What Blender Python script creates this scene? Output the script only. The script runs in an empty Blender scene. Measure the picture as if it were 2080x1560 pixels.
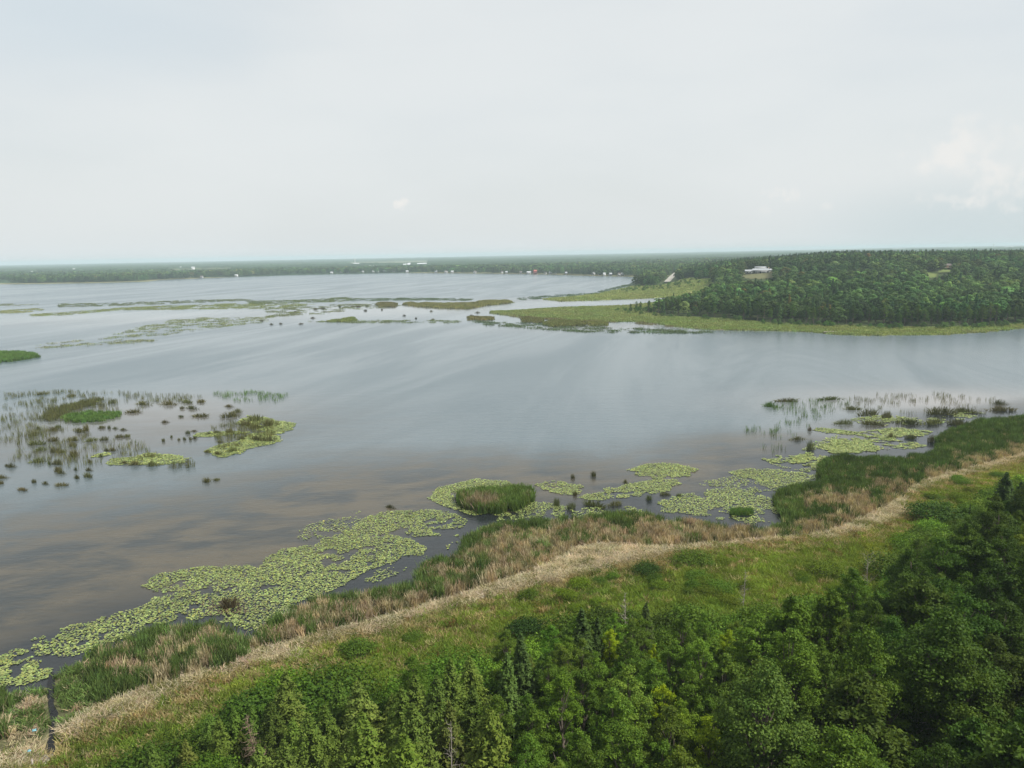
import bpy, math, random
import numpy as np
from mathutils import Matrix, Vector

# ------------------------------------------------------------------ camera
SC = bpy.context.scene
COL = SC.collection
W, Hh, F = 2080.0, 1560.0, 1583.0          # photograph size and focal length in its pixels
CAM_Z, PITCH, ROLL = 40.0, math.radians(9.47), math.radians(1.07)
Fw = np.array([0, math.cos(PITCH), -math.sin(PITCH)])
R0 = np.array([1.0, 0, 0]); U0 = np.array([0, math.sin(PITCH), math.cos(PITCH)])
Rr = R0*math.cos(ROLL) - U0*math.sin(ROLL)
Uu = U0*math.cos(ROLL) + R0*math.sin(ROLL)
cam_d = bpy.data.cameras.new('camera'); cam = bpy.data.objects.new('camera', cam_d); COL.objects.link(cam)
cam.matrix_world = Matrix(((Rr[0], Uu[0], -Fw[0], 0), (Rr[1], Uu[1], -Fw[1], 0), (Rr[2], Uu[2], -Fw[2], CAM_Z), (0, 0, 0, 1)))
cam_d.sensor_width = 36; cam_d.lens = 36*F/W; cam_d.clip_start = 0.5; cam_d.clip_end = 60000
SC.camera = cam

# ------------------------------------------------------------------ light, sky, exposure
SUN_EL, SUN_AZ = 52.0, 102.0                 # degrees; azimuth clockwise from +Y
sd = bpy.data.lights.new('sun', 'SUN'); sd.energy = 5.0; sd.angle = math.radians(1.5); sd.color = (1.0, 0.955, 0.88)
so = bpy.data.objects.new('sun', sd); COL.objects.link(so)
_e, _a = math.radians(SUN_EL), math.radians(SUN_AZ)
SUN_V = Vector((math.cos(_e)*math.sin(_a), math.cos(_e)*math.cos(_a), math.sin(_e)))
so.rotation_euler = SUN_V.to_track_quat('Z', 'Y').to_euler(); so.location = (0, 0, 300)
VS = SC.view_settings
VS.view_transform = 'Standard'; VS.look = 'None'; VS.exposure = 0.5; VS.gamma = 1.0; VS.use_curve_mapping = False

def pix_dir(px, py):
    d = Fw*F + Rr*(px-W/2) - Uu*(py-Hh/2)
    return d/np.linalg.norm(d)

def N(nt, t, **k):
    n = nt.nodes.new(t)
    for a, v in k.items():
        if a.startswith('in_'):
            n.inputs[int(a[3:]) if a[3:].isdigit() else a[3:].replace('_', ' ')].default_value = v
        else:
            setattr(n, a, v)
    return n
def math_n(nt, op, a, b=None, c=None, clamp=False):
    n = nt.nodes.new('ShaderNodeMath'); n.operation = op; n.use_clamp = clamp
    for i, v in enumerate((a, b, c)):
        if v is None: continue
        if hasattr(v, 'links') or hasattr(v, 'is_linked'): nt.links.new(v, n.inputs[i])
        else: n.inputs[i].default_value = v
    return n.outputs[0]
def mixc(nt, fac, a, b, mode='MIX'):
    n = nt.nodes.new('ShaderNodeMix'); n.data_type = 'RGBA'; n.blend_type = mode; n.clamp_factor = True
    for s, v in ((n.inputs[0], fac), (n.inputs[6], a), (n.inputs[7], b)):
        if hasattr(v, 'is_linked'): nt.links.new(v, s)
        elif isinstance(v, (int, float)): s.default_value = v
        else: s.default_value = (*v[:3], 1)
    return n.outputs[2]
def mapr(nt, v, a, b, c=0.0, d=1.0, smooth=True):
    n = nt.nodes.new('ShaderNodeMapRange'); n.interpolation_type = 'SMOOTHSTEP' if smooth else 'LINEAR'
    nt.links.new(v, n.inputs[0])
    for i, x in enumerate((a, b, c, d)): n.inputs[1+i].default_value = x
    return n.outputs[0]

def build_world():
    w = bpy.data.worlds.new('World'); SC.world = w; w.use_nodes = True
    nt = w.node_tree; nt.nodes.clear(); L = nt.links.new
    out = N(nt, 'ShaderNodeOutputWorld'); bg = N(nt, 'ShaderNodeBackground'); bg.inputs[1].default_value = 0.1
    sky = N(nt, 'ShaderNodeTexSky'); sky.sky_type = 'NISHITA'; sky.sun_disc = False
    sky.sun_elevation = math.radians(SUN_EL); sky.sun_rotation = math.radians(SUN_AZ)
    sky.dust_density = 3.0; sky.air_density = 1.2; sky.altitude = 200
    tc = N(nt, 'ShaderNodeTexCoord')
    G = tc.outputs['Generated']
    sep = N(nt, 'ShaderNodeSeparateXYZ'); L(G, sep.inputs[0])
    # high thin cloud veil, slightly uneven
    mp = N(nt, 'ShaderNodeMapping'); mp.inputs['Scale'].default_value = (1.0, 1.0, 3.2); L(G, mp.inputs[0])
    n1 = N(nt, 'ShaderNodeTexNoise'); n1.inputs['Scale'].default_value = 2.2; n1.inputs['Detail'].default_value = 5; L(mp.outputs[0], n1.inputs['Vector'])
    veil = mixc(nt, mapr(nt, n1.outputs[0], .3, .7), (5.45, 5.72, 5.78), (5.70, 5.92, 5.95))
    # the veil opens a little towards the zenith, and is dustier low down
    vfac = mapr(nt, n1.outputs[0], .2, .6, .80, .93)
    col = mixc(nt, vfac, sky.outputs[0], veil)
    low = mapr(nt, sep.outputs[2], 0.0, 0.16, 0.55, 0.0)
    col = mixc(nt, low, col, (5.25, 5.52, 5.58))
    # clear bluish gap and small cumulus low in the sky
    n2 = N(nt, 'ShaderNodeTexNoise'); n2.inputs['Scale'].default_value = 38; n2.inputs['Detail'].default_value = 6; n2.inputs['Roughness'].default_value = .6; L(G, n2.inputs['Vector'])
    n3 = N(nt, 'ShaderNodeTexNoise'); n3.inputs['Scale'].default_value = 95; n3.inputs['Detail'].default_value = 4; L(G, n3.inputs['Vector'])
    def spot(px, py, deg, sx=1.0, sz=1.0):
        d = pix_dir(px, py)
        sub = N(nt, 'ShaderNodeVectorMath', operation='SUBTRACT'); L(G, sub.inputs[0]); sub.inputs[1].default_value = d
        mul = N(nt, 'ShaderNodeVectorMath', operation='MULTIPLY'); L(sub.outputs[0], mul.inputs[0]); mul.inputs[1].default_value = (1/sx, 1/sx, 1/sz)
        ln = N(nt, 'ShaderNodeVectorMath', operation='LENGTH'); L(mul.outputs[0], ln.inputs[0])
        return math_n(nt, 'DIVIDE', ln.outputs['Value'], math.radians(deg))
    gap = mapr(nt, spot(1990, 455, 7, 1.9, .5), 0.1, 1.1, .55, 0)
    col = mixc(nt, gap, col, (3.89, 4.63, 4.84))
    gap2 = mapr(nt, spot(60, 10, 9, 1.9, .6), 0.1, 1.1, .5, 0)
    col = mixc(nt, gap2, col, (4.31, 5.02, 5.52))
    for px, py, dg, sx, sz, amt, nn, lo in ((816, 413, .42, 1.0, .8, .85, n3, .34), (1930, 318, 2.3, 1.2, .8, .55, n2, .47), (2045, 378, 2.6, 1.3, .7, .6, n2, .45),
                                        (1985, 290, 2.6, 1.3, .8, .35, n2, .47), (1590, 396, 1.1, 1.6, .5, .4, n3, .46), (1675, 415, .8, .8, .6, .3, n3, .47), (1540, 425, .9, 1., .6, .3, n3, .48), (1920, 405, 1.2, 2, .4, .35, n3, .45)):
        r = spot(px, py, dg, sx, sz)
        m = mapr(nt, math_n(nt, 'SUBTRACT', nn.outputs[0], math_n(nt, 'MULTIPLY', r, .28)), lo-.22, lo+.06, 0, amt)
        col = mixc(nt, m, col, (6.25, 6.15, 5.95))
    L(col, bg.inputs[0]); L(bg.outputs[0], out.inputs[0])
build_world()
SC.cycles.use_denoising = True
SC.cycles.max_bounces = 6; SC.cycles.diffuse_bounces = 3; SC.cycles.transmission_bounces = 3; SC.cycles.glossy_bounces = 3; SC.cycles.volume_bounces = 1
rng = np.random.default_rng(7); random.seed(7)

# ------------------------------------------------------------------ measuring helpers
def at(px, py, z=0.0):
    """the point of the level z that the photograph shows at pixel px, py"""
    d = Fw*F + Rr*(px-W/2) - Uu*(py-Hh/2)
    t = (z-CAM_Z)/d[2]
    return np.array([d[0]*t, d[1]*t])
def ats(pts, z=0.0): return np.array([at(p[0], p[1], z) for p in pts])
def proj(x, y, z):
    x = np.asarray(x, float); y = np.asarray(y, float); z = np.asarray(z, float)-CAM_Z
    dep = x*Fw[0]+y*Fw[1]+z*Fw[2]
    return W/2 + F*(x*Rr[0]+y*Rr[1]+z*Rr[2])/dep, Hh/2 - F*(x*Uu[0]+y*Uu[1]+z*Uu[2])/dep
def inpoly(x, y, poly):
    x = np.asarray(x, float); y = np.asarray(y, float)
    r = np.zeros(x.shape, bool); n = len(poly)
    for i in range(n):
        x0, y0 = poly[i]; x1, y1 = poly[(i+1) % n]
        if y0 == y1: continue
        c = (y0 > y) != (y1 > y)
        r ^= c & (x < (x1-x0)*(y-y0)/(y1-y0)+x0)
    return r
def dist_line(x, y, line):
    x = np.asarray(x, float); y = np.asarray(y, float)
    d = np.full(x.shape, 1e9)
    for i in range(len(line)-1):
        ax, ay = line[i]; bx, by = line[i+1]; vx, vy = bx-ax, by-ay; q = vx*vx+vy*vy+1e-9
        t = np.clip(((x-ax)*vx+(y-ay)*vy)/q, 0, 1)
        d = np.minimum(d, (x-ax-t*vx)**2+(y-ay-t*vy)**2)
    return np.sqrt(d)
_P = np.random.default_rng(3).random((256, 256))
def vnoise(x, y):
    x = np.asarray(x, float); y = np.asarray(y, float)
    xi = np.floor(x).astype(int); yi = np.floor(y).astype(int); fx = x-xi; fy = y-yi
    fx = fx*fx*(3-2*fx); fy = fy*fy*(3-2*fy)
    a = _P[xi % 256, yi % 256]; b = _P[(xi+1) % 256, yi % 256]; c = _P[xi % 256, (yi+1) % 256]; d = _P[(xi+1) % 256, (yi+1) % 256]
    return (a*(1-fx)+b*fx)*(1-fy)+(c*(1-fx)+d*fx)*fy
def fbm(x, y, s, o=4):
    r = 0; a = .5; t = 0
    for i in range(o):
        r = r + a*vnoise(x/s+17.3*i, y/s-9.1*i); t += a; a *= .5; s *= .5
    return r/t
def sstep(a, b, x):
    t = np.clip((x-a)/(b-a), 0, 1); return t*t*(3-2*t)

# ------------------------------------------------------------------ the lie of the land
SHORE = [(-900, 1590), (-400, 1470), (-150, 1410), (0, 1385), (60, 1376), (92, 1368), (112, 1342), (180, 1310), (260, 1288), (310, 1264), (370, 1258), (440, 1252), (468, 1268), (490, 1292), (512, 1283), (540, 1256), (590, 1225),
         (650, 1200), (720, 1195), (790, 1180), (862, 1174), (846, 1155), (850, 1140), (890, 1123), (935, 1118), (940, 1086), (985, 1060), (1080, 1050), (1190, 1045), (1280, 1033), (1340, 1042), (1352, 1052), (1400, 1045),
         (1480, 1062), (1560, 1063), (1592, 1055), (1600, 1045), (1574, 1005), (1580, 990), (1610, 978), (1662, 975), (1666, 930), (1700, 920), (1770, 924), (1846, 928), (1850, 918), (1890, 918), (1908, 895), (1900, 882), (1930, 868), (1990, 848),
         (2080, 842), (2300, 815), (2700, 790), (3300, 770)]
UPPER = [(-900, 1800), (-300, 1640), (0, 1520), (60, 1500), (118, 1472), (150, 1455), (200, 1425), (240, 1405), (300, 1388), (400, 1356), (440, 1348), (500, 1325), (530, 1300), (570, 1297), (640, 1278), (700, 1266), (800, 1238),
         (900, 1206), (1000, 1178), (1080, 1153), (1130, 1128), (1170, 1104), (1250, 1099), (1340, 1104), (1400, 1098), (1500, 1090), (1640, 1081), (1700, 1066), (1770, 1036), (1820, 1012), (1835, 996), (1870, 975), (1920, 957),
         (2000, 938), (2080, 915), (2400, 860), (3300, 800)]
INLAND = [(-900, 1900), (-300, 1720), (0, 1600), (60, 1560), (118, 1502), (170, 1482), (250, 1452), (330, 1420), (420, 1382), (520, 1347), (600, 1330), (640, 1312), (700, 1297), (760, 1287), (820, 1265), (900, 1238), (1000, 1214),
          (1060, 1200), (1150, 1172), (1230, 1152), (1300, 1142), (1400, 1120), (1500, 1105), (1640, 1092), (1700, 1088), (1780, 1070), (1838, 1052), (1850, 1025), (1870, 997), (1920, 977), (2000, 956), (2080, 934), (2400, 880), (3300, 820)]
shore_w = ats(SHORE, 1.5); upper_w = ats(UPPER, .9); inland_w = ats(INLAND, .7)
BACK = np.array([(900, -60), (-300, -60)])
near_poly = np.vstack([shore_w, BACK])
cat_poly = np.vstack([shore_w, upper_w[::-1]])
straw_poly = np.vstack([upper_w, inland_w[::-1]])
meadow_poly = np.vstack([inland_w, BACK])
islet_poly = ats([(930, 1003), (965, 997), (1010, 995), (1050, 990), (1078, 994), (1084, 1006), (1070, 1017), (1045, 1028), (1010, 1034), (975, 1032), (950, 1024), (935, 1016)], .9)
A_south = [(996, 636), (1036, 641), (1065, 644), (1100, 646), (1140, 649), (1190, 652), (1240, 654), (1290, 653), (1320, 656), (1355, 661), (1380, 664), (1410, 667), (1440, 670), (1500, 671), (1570, 672), (1650, 675), (1700, 680), (1770, 682),
           (1850, 681), (1920, 680), (2000, 675), (2060, 669), (2080, 666), (2300, 660)]
A_north = [(1000, 632), (1040, 631), (1085, 628), (1130, 625), (1190, 623), (1265, 621), (1320, 616), (1390, 610), (1470, 606)]
a_poly = np.vstack([ats(A_north)[::-1], ats(A_south), [(1500, 380), (14000, 380), (14000, 720), (200, 692)]])
FARS = [(-900, 596), (-200, 582), (0, 577.5), (100, 576.5), (200, 575), (300, 572), (330, 568.5), (400, 566), (480, 562.5), (600, 558.5), (700, 556.5), (800, 554.5), (900, 555), (1000, 556), (1100, 557.5), (1200, 560.5), (1290, 562.5), (1300, 566),
        (1292, 577), (1250, 590), (1210, 597), (1165, 602), (1108, 606.5), (1106, 608), (1140, 612), (1240, 609), (1320, 606), (1400, 603), (1470, 602)]
fars_w = ats(FARS)
far_poly = np.vstack([fars_w, [(420, 655), (14500, 655), (14500, 14500), (-14500, 14500), (-14500, 1450)]])
DITCH = ats([(100, 1369), (110, 1366), (112, 1385), (109, 1430), (119, 1449), (111, 1468), (111, 1510), (113, 1526), (103, 1538), (92, 1521), (100, 1495), (102, 1465), (97, 1420), (96, 1390)], .1)
U_K = [-2, .08, .14, .2, .29, .366, .42, .48, .54, .66, 1.0, 3]; A_K = [0, 0, .5, 2.5, 13.5, 18, 20.5, 20, 19.5, 18.5, 17, 9]
def hill(x, y):
    y1 = np.maximum(y, 1.0); a = np.interp(x/y1, U_K, A_K)
    return a*sstep(430, 850, y)*(1-.8*sstep(1000, 1700, y)) + 6*sstep(.3, .5, x/y1)*sstep(2000, 4000, y)
def land(x, y):
    """signed distance inland (positive) over all the land polygons"""
    best = np.full(np.shape(x), -1e9)
    for poly in (near_poly, islet_poly, a_poly, far_poly):
        d = dist_line(x, y, np.vstack([poly, poly[:1]])); best = np.maximum(best, np.where(inpoly(x, y, poly), d, -d))
    return best
def height(x, y):
    x = np.asarray(x, float); y = np.asarray(y, float)
    s = land(x, y)
    base = np.where(s > 0, .10+.05*np.minimum(s, 3)+.016*np.clip(s-6, 0, 120), np.maximum(s*.25, -1.5))
    h = base + np.where(s > 2, hill(x, y)*sstep(2, 60, s), 0)
    und = (fbm(x, y, 26)-.5)*.5*sstep(6, 20, s) + (fbm(x, y, 600, 3)-.5)*7*sstep(1300, 2600, y)*sstep(0, 60, s)
    h = np.where(s > 0, np.maximum(h+und, .08), h)
    near = np.abs(x+42)+np.abs(y-85) < 70
    if near.any():
        q = np.where(inpoly(x[near], y[near], DITCH), 0, dist_line(x[near], y[near], np.vstack([DITCH, DITCH[:1]])))
        h = h.copy(); h[near] = np.where(s[near] > 0, np.minimum(h[near], .05+.16*np.maximum(q-.5, 0)), h[near])
    return h
def hit(px, py, t0=420., t1=2500.):
    d = pix_dir(px, py); t = np.linspace(t0, t1, 2600)
    x, y, z = d[0]*t, d[1]*t, CAM_Z+d[2]*t
    k = np.argmax(z < height(x, y)); return np.array([x[k], y[k]])

# ------------------------------------------------------------------ mesh helpers
def mesh_np(name, V, Fa, attrs=None, mat=None, smooth=False):
    """V (n,3); Fa (m,k) equal-sided faces, or a list of such arrays"""
    me = bpy.data.meshes.new(name); V = np.asarray(V, np.float32)
    fl = Fa if isinstance(Fa, list) else [Fa]
    fl = [np.asarray(f, np.int32) for f in fl if len(f)]
    loops = np.concatenate([f.ravel() for f in fl]); tot = np.concatenate([np.full(len(f), f.shape[1], np.int32) for f in fl])
    start = np.concatenate([[0], np.cumsum(tot)[:-1]]).astype(np.int32)
    me.vertices.add(len(V)); me.vertices.foreach_set('co', V.ravel())
    me.loops.add(len(loops)); me.loops.foreach_set('vertex_index', loops)
    me.polygons.add(len(tot)); me.polygons.foreach_set('loop_start', start); me.polygons.foreach_set('loop_total', tot)
    if smooth: me.polygons.foreach_set('use_smooth', np.ones(len(tot), bool))
    for k, a in (attrs or {}).items():
        a = np.asarray(a, np.float32)
        if a.ndim == 1: me.attributes.new(k, 'FLOAT', 'POINT').data.foreach_set('value', a)
        elif a.shape[1] == 4: me.attributes.new(k, 'FLOAT_COLOR', 'POINT').data.foreach_set('color', a.ravel())
    me.update(calc_edges=True)
    if mat: me.materials.append(mat)
    return me
def link(name, me, parent=None, **props):
    o = bpy.data.objects.new(name, me); COL.objects.link(o)
    if parent: o.parent = parent
    for k, v in props.items():
        if v: o[k] = v
    return o
class MB:
    def __init__(s): s.V = []; s.F4 = []; s.F3 = []; s.n = 0; s.A = []
    def add(s, V, F, a=0.5):
        V = np.asarray(V, float); F = np.asarray(F, int)
        (s.F4 if F.shape[1] == 4 else s.F3).append(F+s.n); s.V.append(V); s.n += len(V)
        s.A.append(np.full(len(V), a) if np.isscalar(a) else a)
    def box(s, x0, x1, y0, y1, z0, z1, a=.5):
        V = [(x, y, z) for z in (z0, z1) for y in (y0, y1) for x in (x0, x1)]
        s.add(V, [(0, 2, 3, 1), (4, 5, 7, 6), (0, 1, 5, 4), (2, 6, 7, 3), (0, 4, 6, 2), (1, 3, 7, 5)], a)
    def tube(s, pts, rad, k=6, a=.5):
        pts = np.asarray(pts, float); n = len(pts); rad = np.broadcast_to(rad, (n,)); V = []
        for i in range(n):
            t = pts[min(i+1, n-1)]-pts[max(i-1, 0)]; t = t/(np.linalg.norm(t)+1e-9)
            u = np.cross(t, (0.31, 0.95, 0.1) if abs(t[1]) < .9 else (1, 0, 0)); u /= np.linalg.norm(u); v = np.cross(t, u)
            for j in range(k):
                th = 2*math.pi*j/k; V.append(pts[i]+rad[i]*(math.cos(th)*u+math.sin(th)*v))
        Fq = [(i*k+j, i*k+(j+1) % k, (i+1)*k+(j+1) % k, (i+1)*k+j) for i in range(n-1) for j in range(k)]
        s.add(V, Fq, a)
    def mesh(s, name, mat, smooth=False):
        f = []
        if s.F4: f.append(np.vstack(s.F4))
        if s.F3: f.append(np.vstack(s.F3))
        return mesh_np(name, np.vstack(s.V), f, {'v': np.concatenate(s.A)}, mat, smooth)

# ------------------------------------------------------------------ materials
def new_mat(name):
    m = bpy.data.materials.new(name); m.use_nodes = True; nt = m.node_tree; nt.nodes.clear()
    out = N(nt, 'ShaderNodeOutputMaterial'); return m, nt, out
def plant_mat(name, dark, light, src, rough=.55, trans=.25, spec=.25, extra=None):
    """leaf colour from the leaf's own random value 'v', times the plant's own tint"""
    m, nt, out = new_mat(name); L = nt.links.new
    at_ = N(nt, 'ShaderNodeAttribute', attribute_name='v')
    c = mixc(nt, at_.outputs['Fac'], dark, light)
    if src == 'OBJECT':
        t = N(nt, 'ShaderNodeObjectInfo').outputs['Color']
    elif src == 'INSTANCER':
        t = N(nt, 'ShaderNodeAttribute', attribute_name='tint', attribute_type='INSTANCER').outputs['Color']
    else:
        t = N(nt, 'ShaderNodeAttribute', attribute_name='tint').outputs['Color']
    c = mixc(nt, 1.0, c, t, 'MULTIPLY')
    p = N(nt, 'ShaderNodeBsdfPrincipled'); L(c, p.inputs['Base Color']); p.inputs['Roughness'].default_value = rough
    p.inputs['Specular IOR Level'].default_value = spec
    if trans:
        tr = N(nt, 'ShaderNodeBsdfTranslucent'); L(mixc(nt, 1.0, c, (1.25, 1.2, .6), 'MULTIPLY'), tr.inputs[0])
        mx = N(nt, 'ShaderNodeMixShader'); mx.inputs[0].default_value = trans; L(p.outputs[0], mx.inputs[1]); L(tr.outputs[0], mx.inputs[2]); L(mx.outputs[0], out.inputs[0])
    else:
        L(p.outputs[0], out.inputs[0])
    return m
def solid_mat(name, c1, c2, scale=2.0, rough=.7, spec=.3, coord='Object', stretch=(1, 1, 1)):
    m, nt, out = new_mat(name); L = nt.links.new
    tc = N(nt, 'ShaderNodeTexCoord'); mp = N(nt, 'ShaderNodeMapping'); mp.inputs['Scale'].default_value = stretch; L(tc.outputs[coord], mp.inputs[0])
    n = N(nt, 'ShaderNodeTexNoise'); n.inputs['Scale'].default_value = scale; n.inputs['Detail'].default_value = 5; L(mp.outputs[0], n.inputs['Vector'])
    p = N(nt, 'ShaderNodeBsdfPrincipled'); L(mixc(nt, mapr(nt, n.outputs[0], .3, .7), c1, c2), p.inputs['Base Color'])
    p.inputs['Roughness'].default_value = rough; p.inputs['Specular IOR Level'].default_value = spec; L(p.outputs[0], out.inputs[0])
    return m
M_leaf = plant_mat('broad leaves', (.038, .080, .010), (.112, .172, .024), 'OBJECT', .6, .3, .1)
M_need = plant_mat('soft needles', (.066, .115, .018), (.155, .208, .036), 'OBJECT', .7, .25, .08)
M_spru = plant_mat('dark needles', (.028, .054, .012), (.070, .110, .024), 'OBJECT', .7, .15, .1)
M_bark = solid_mat('bark', (.07, .055, .042), (.17, .145, .12), 3, .9, .1, stretch=(6, 6, 1))
M_dead = solid_mat('bare grey wood', (.17, .145, .12), (.33, .30, .26), 3, .9, .1, stretch=(6, 6, 1))
M_twig = solid_mat('dry brown twigs', (.12, .085, .06), (.24, .18, .13), 3, .9, .1)
M_fleaf = plant_mat('far leaves', (.022, .058, .014), (.068, .128, .028), 'INSTANCER', .7, .2, .06)
M_reed = plant_mat('cattail blades', (.8, .8, .75), (1.5, 1.5, 1.4), 'INSTANCER', .8, .3, .04)
M_rush = plant_mat('rush blades', (.7, .7, .7), (1.2, 1.2, 1.1), 'OBJECT', .7, .2, .08)
M_under = plant_mat('undergrowth leaves', (.036, .074, .010), (.105, .155, .024), 'INSTANCER', .7, .25, .08)
M_pad = plant_mat('lily pad', (.75, .78, .7), (1.1, 1.1, 1.1), 'MESH', .5, .0, .3)

def ground_mat():
    m, nt, out = new_mat('ground cover'); L = nt.links.new
    a = N(nt, 'ShaderNodeAttribute', attribute_name='cover'); g = N(nt, 'ShaderNodeNewGeometry')
    n1 = N(nt, 'ShaderNodeTexNoise'); n1.inputs['Scale'].default_value = 1.1; n1.inputs['Detail'].default_value = 8; n1.inputs['Roughness'].default_value = .65; L(g.outputs['Position'], n1.inputs['Vector'])
    n2 = N(nt, 'ShaderNodeTexNoise'); n2.inputs['Scale'].default_value = .07; n2.inputs['Detail'].default_value = 4; L(g.outputs['Position'], n2.inputs['Vector'])
    c = mixc(nt, 1.0, a.outputs['Color'], mixc(nt, mapr(nt, n1.outputs[0], .25, .75), (.62, .62, .6), (1.3, 1.3, 1.25)), 'MULTIPLY')
    c = mixc(nt, 1.0, c, mixc(nt, mapr(nt, n2.outputs[0], .3, .7), (.85, .9, .85), (1.15, 1.1, 1.1)), 'MULTIPLY')
    p = N(nt, 'ShaderNodeBsdfPrincipled'); L(c, p.inputs['Base Color']); p.inputs['Roughness'].default_value = .9; p.inputs['Specular IOR Level'].default_value = .1
    b = N(nt, 'ShaderNodeBump'); b.inputs['Strength'].default_value = .6; b.inputs['Distance'].default_value = .4; L(n1.outputs[0], b.inputs['Height']); L(b.outputs[0], p.inputs['Normal'])
    L(p.outputs[0], out.inputs[0]); return m
def water_mat():
    m, nt, out = new_mat('lake water'); L = nt.links.new
    a = N(nt, 'ShaderNodeAttribute', attribute_name='cover'); sp = N(nt, 'ShaderNodeSeparateColor'); L(a.outputs['Color'], sp.inputs[0])
    g = N(nt, 'ShaderNodeNewGeometry')
    # wind lanes: long pale and dark lanes over the open lake
    mp2 = N(nt, 'ShaderNodeMapping'); mp2.vector_type = 'TEXTURE'; mp2.inputs['Rotation'].default_value = (0, 0, math.radians(-16)); mp2.inputs['Scale'].default_value = (48, 330, 100); L(g.outputs['Position'], mp2.inputs[0])
    n2 = N(nt, 'ShaderNodeTexNoise'); n2.inputs['Scale'].default_value = 1.0; n2.inputs['Detail'].default_value = 7; n2.inputs['Roughness'].default_value = .62; n2.inputs['Distortion'].default_value = 1.6; L(mp2.outputs[0], n2.inputs['Vector'])
    lane = mapr(nt, n2.outputs[0], .30, .70)
    silt_sheen = N(nt, 'ShaderNodeAttribute', attribute_name='silt_sheen')
    open_ = mixc(nt, lane, (.088, .113, .126), (.062, .088, .102))  # bright sheen of the slick lanes painted in as a paler base colour
    open_ = mixc(nt, silt_sheen.outputs['Fac'], open_, (.175, .165, .158))  # pale silty water, with calm water's sky sheen painted into the colour
    deep = mixc(nt, sp.outputs[0], open_, (.019, .022, .021))
    # beds of weed and silt seen through the shallows
    mp = N(nt, 'ShaderNodeMapping'); mp.vector_type = 'TEXTURE'; mp.inputs['Rotation'].default_value = (0, 0, math.radians(14)); mp.inputs['Scale'].default_value = (15, 8, 10); L(g.outputs['Position'], mp.inputs[0])
    n1 = N(nt, 'ShaderNodeTexNoise'); n1.inputs['Scale'].default_value = 1.0; n1.inputs['Detail'].default_value = 7; n1.inputs['Roughness'].default_value = .7; n1.inputs['Distortion'].default_value = .3; L(mp.outputs[0], n1.inputs['Vector'])
    weed = math_n(nt, 'MULTIPLY', mapr(nt, n1.outputs[0], .37, .61, 0, 1.0), sp.outputs[0])
    deep = mixc(nt, sp.outputs[2], deep, (.009, .012, .014))
    weed = math_n(nt, 'MULTIPLY', weed, math_n(nt, 'SUBTRACT', 1.0, math_n(nt, 'MULTIPLY', sp.outputs[2], .9)))
    c = mixc(nt, weed, deep, (.058, .048, .030))
    mp3 = N(nt, 'ShaderNodeMapping'); mp3.inputs['Rotation'].default_value = (0, 0, math.radians(15)); mp3.inputs['Scale'].default_value = (1, 2.2, 1); L(g.outputs['Position'], mp3.inputs[0])
    r1 = N(nt, 'ShaderNodeTexNoise'); r1.inputs['Scale'].default_value = .8; r1.inputs['Detail'].default_value = 4; L(mp3.outputs[0], r1.inputs['Vector'])
    r2 = N(nt, 'ShaderNodeTexNoise'); r2.inputs['Scale'].default_value = .16; r2.inputs['Detail'].default_value = 3; L(mp3.outputs[0], r2.inputs['Vector'])
    hgt = math_n(nt, 'ADD', r1.outputs[0], math_n(nt, 'MULTIPLY', r2.outputs[0], 1.6))
    ruff = math_n(nt, 'MULTIPLY', mapr(nt, lane, 0, 1, .66, 1.0), math_n(nt, 'SUBTRACT', 1.0, math_n(nt, 'MULTIPLY', sp.outputs[1], .8)))
    b = N(nt, 'ShaderNodeBump'); b.inputs['Distance'].default_value = .09; L(math_n(nt, 'MULTIPLY', ruff, .5), b.inputs['Strength']); L(hgt, b.inputs['Height'])
    p = N(nt, 'ShaderNodeBsdfPrincipled'); L(c, p.inputs['Base Color']); p.inputs['IOR'].default_value = 1.333
    L(mapr(nt, ruff, 0, 1, .03, .27, False), p.inputs['Roughness']); L(b.outputs[0], p.inputs['Normal'])
    L(p.outputs[0], out.inputs[0]); return m

# ------------------------------------------------------------------ ground and water
def polar(nr, na, r0, r1, amax):
    r = np.exp(np.linspace(math.log(r0), math.log(r1), nr)); a = np.linspace(-amax, amax, na)
    Rg, Ag = np.meshgrid(r, a, indexing='ij'); x = (Rg*np.sin(Ag)).ravel(); y = (Rg*np.cos(Ag)).ravel()
    i, j = np.meshgrid(np.arange(nr-1), np.arange(na-1), indexing='ij'); k = (i*na+j).ravel()
    return x, y, np.stack([k, k+1, k+na+1, k+na], 1)[:, ::-1]
GREEN = np.array
A_STRIP = ats([(1325, 634), (1345, 643), (1400, 645), (1480, 650), (1560, 657), (1640, 661), (1720, 662), (1800, 666), (1900, 666), (1980, 663), (2080, 656), (2300, 650), (2300, 700), (1700, 720), (1300, 700), (980, 660), (980, 625), (1180, 618), (1300, 608), (1440, 602), (1440, 613), (1400, 622), (1350, 629)], .5)
B_MEAD = ats([(1090, 606), (1165, 600), (1210, 595), (1250, 589), (1290, 580), (1300, 581), (1340, 583), (1384, 580), (1386, 576.5), (1412, 577), (1414, 583), (1440, 586), (1452, 597), (1470, 604), (1380, 612), (1240, 618), (1100, 615)], .5)
ROAD_PX = [(1352, 577), (1358, 571.5), (1365, 565), (1371, 559.5), (1374.5, 556.5), (1372, 555), (1365, 554.4), (1355, 554.2)]
LAWN_PX = [(1496, 561.5), (1507, 556), (1521, 552), (1566, 550.5), (1574, 551), (1575, 558), (1571, 565), (1545, 567), (1520, 566), (1500, 564)]
CLEAR_PX = [(1872, 556), (1886, 554), (1904, 552.5), (1912, 547), (1938, 546), (1936, 552), (1912, 554), (1900, 563), (1890, 565), (1878, 561)]

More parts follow.
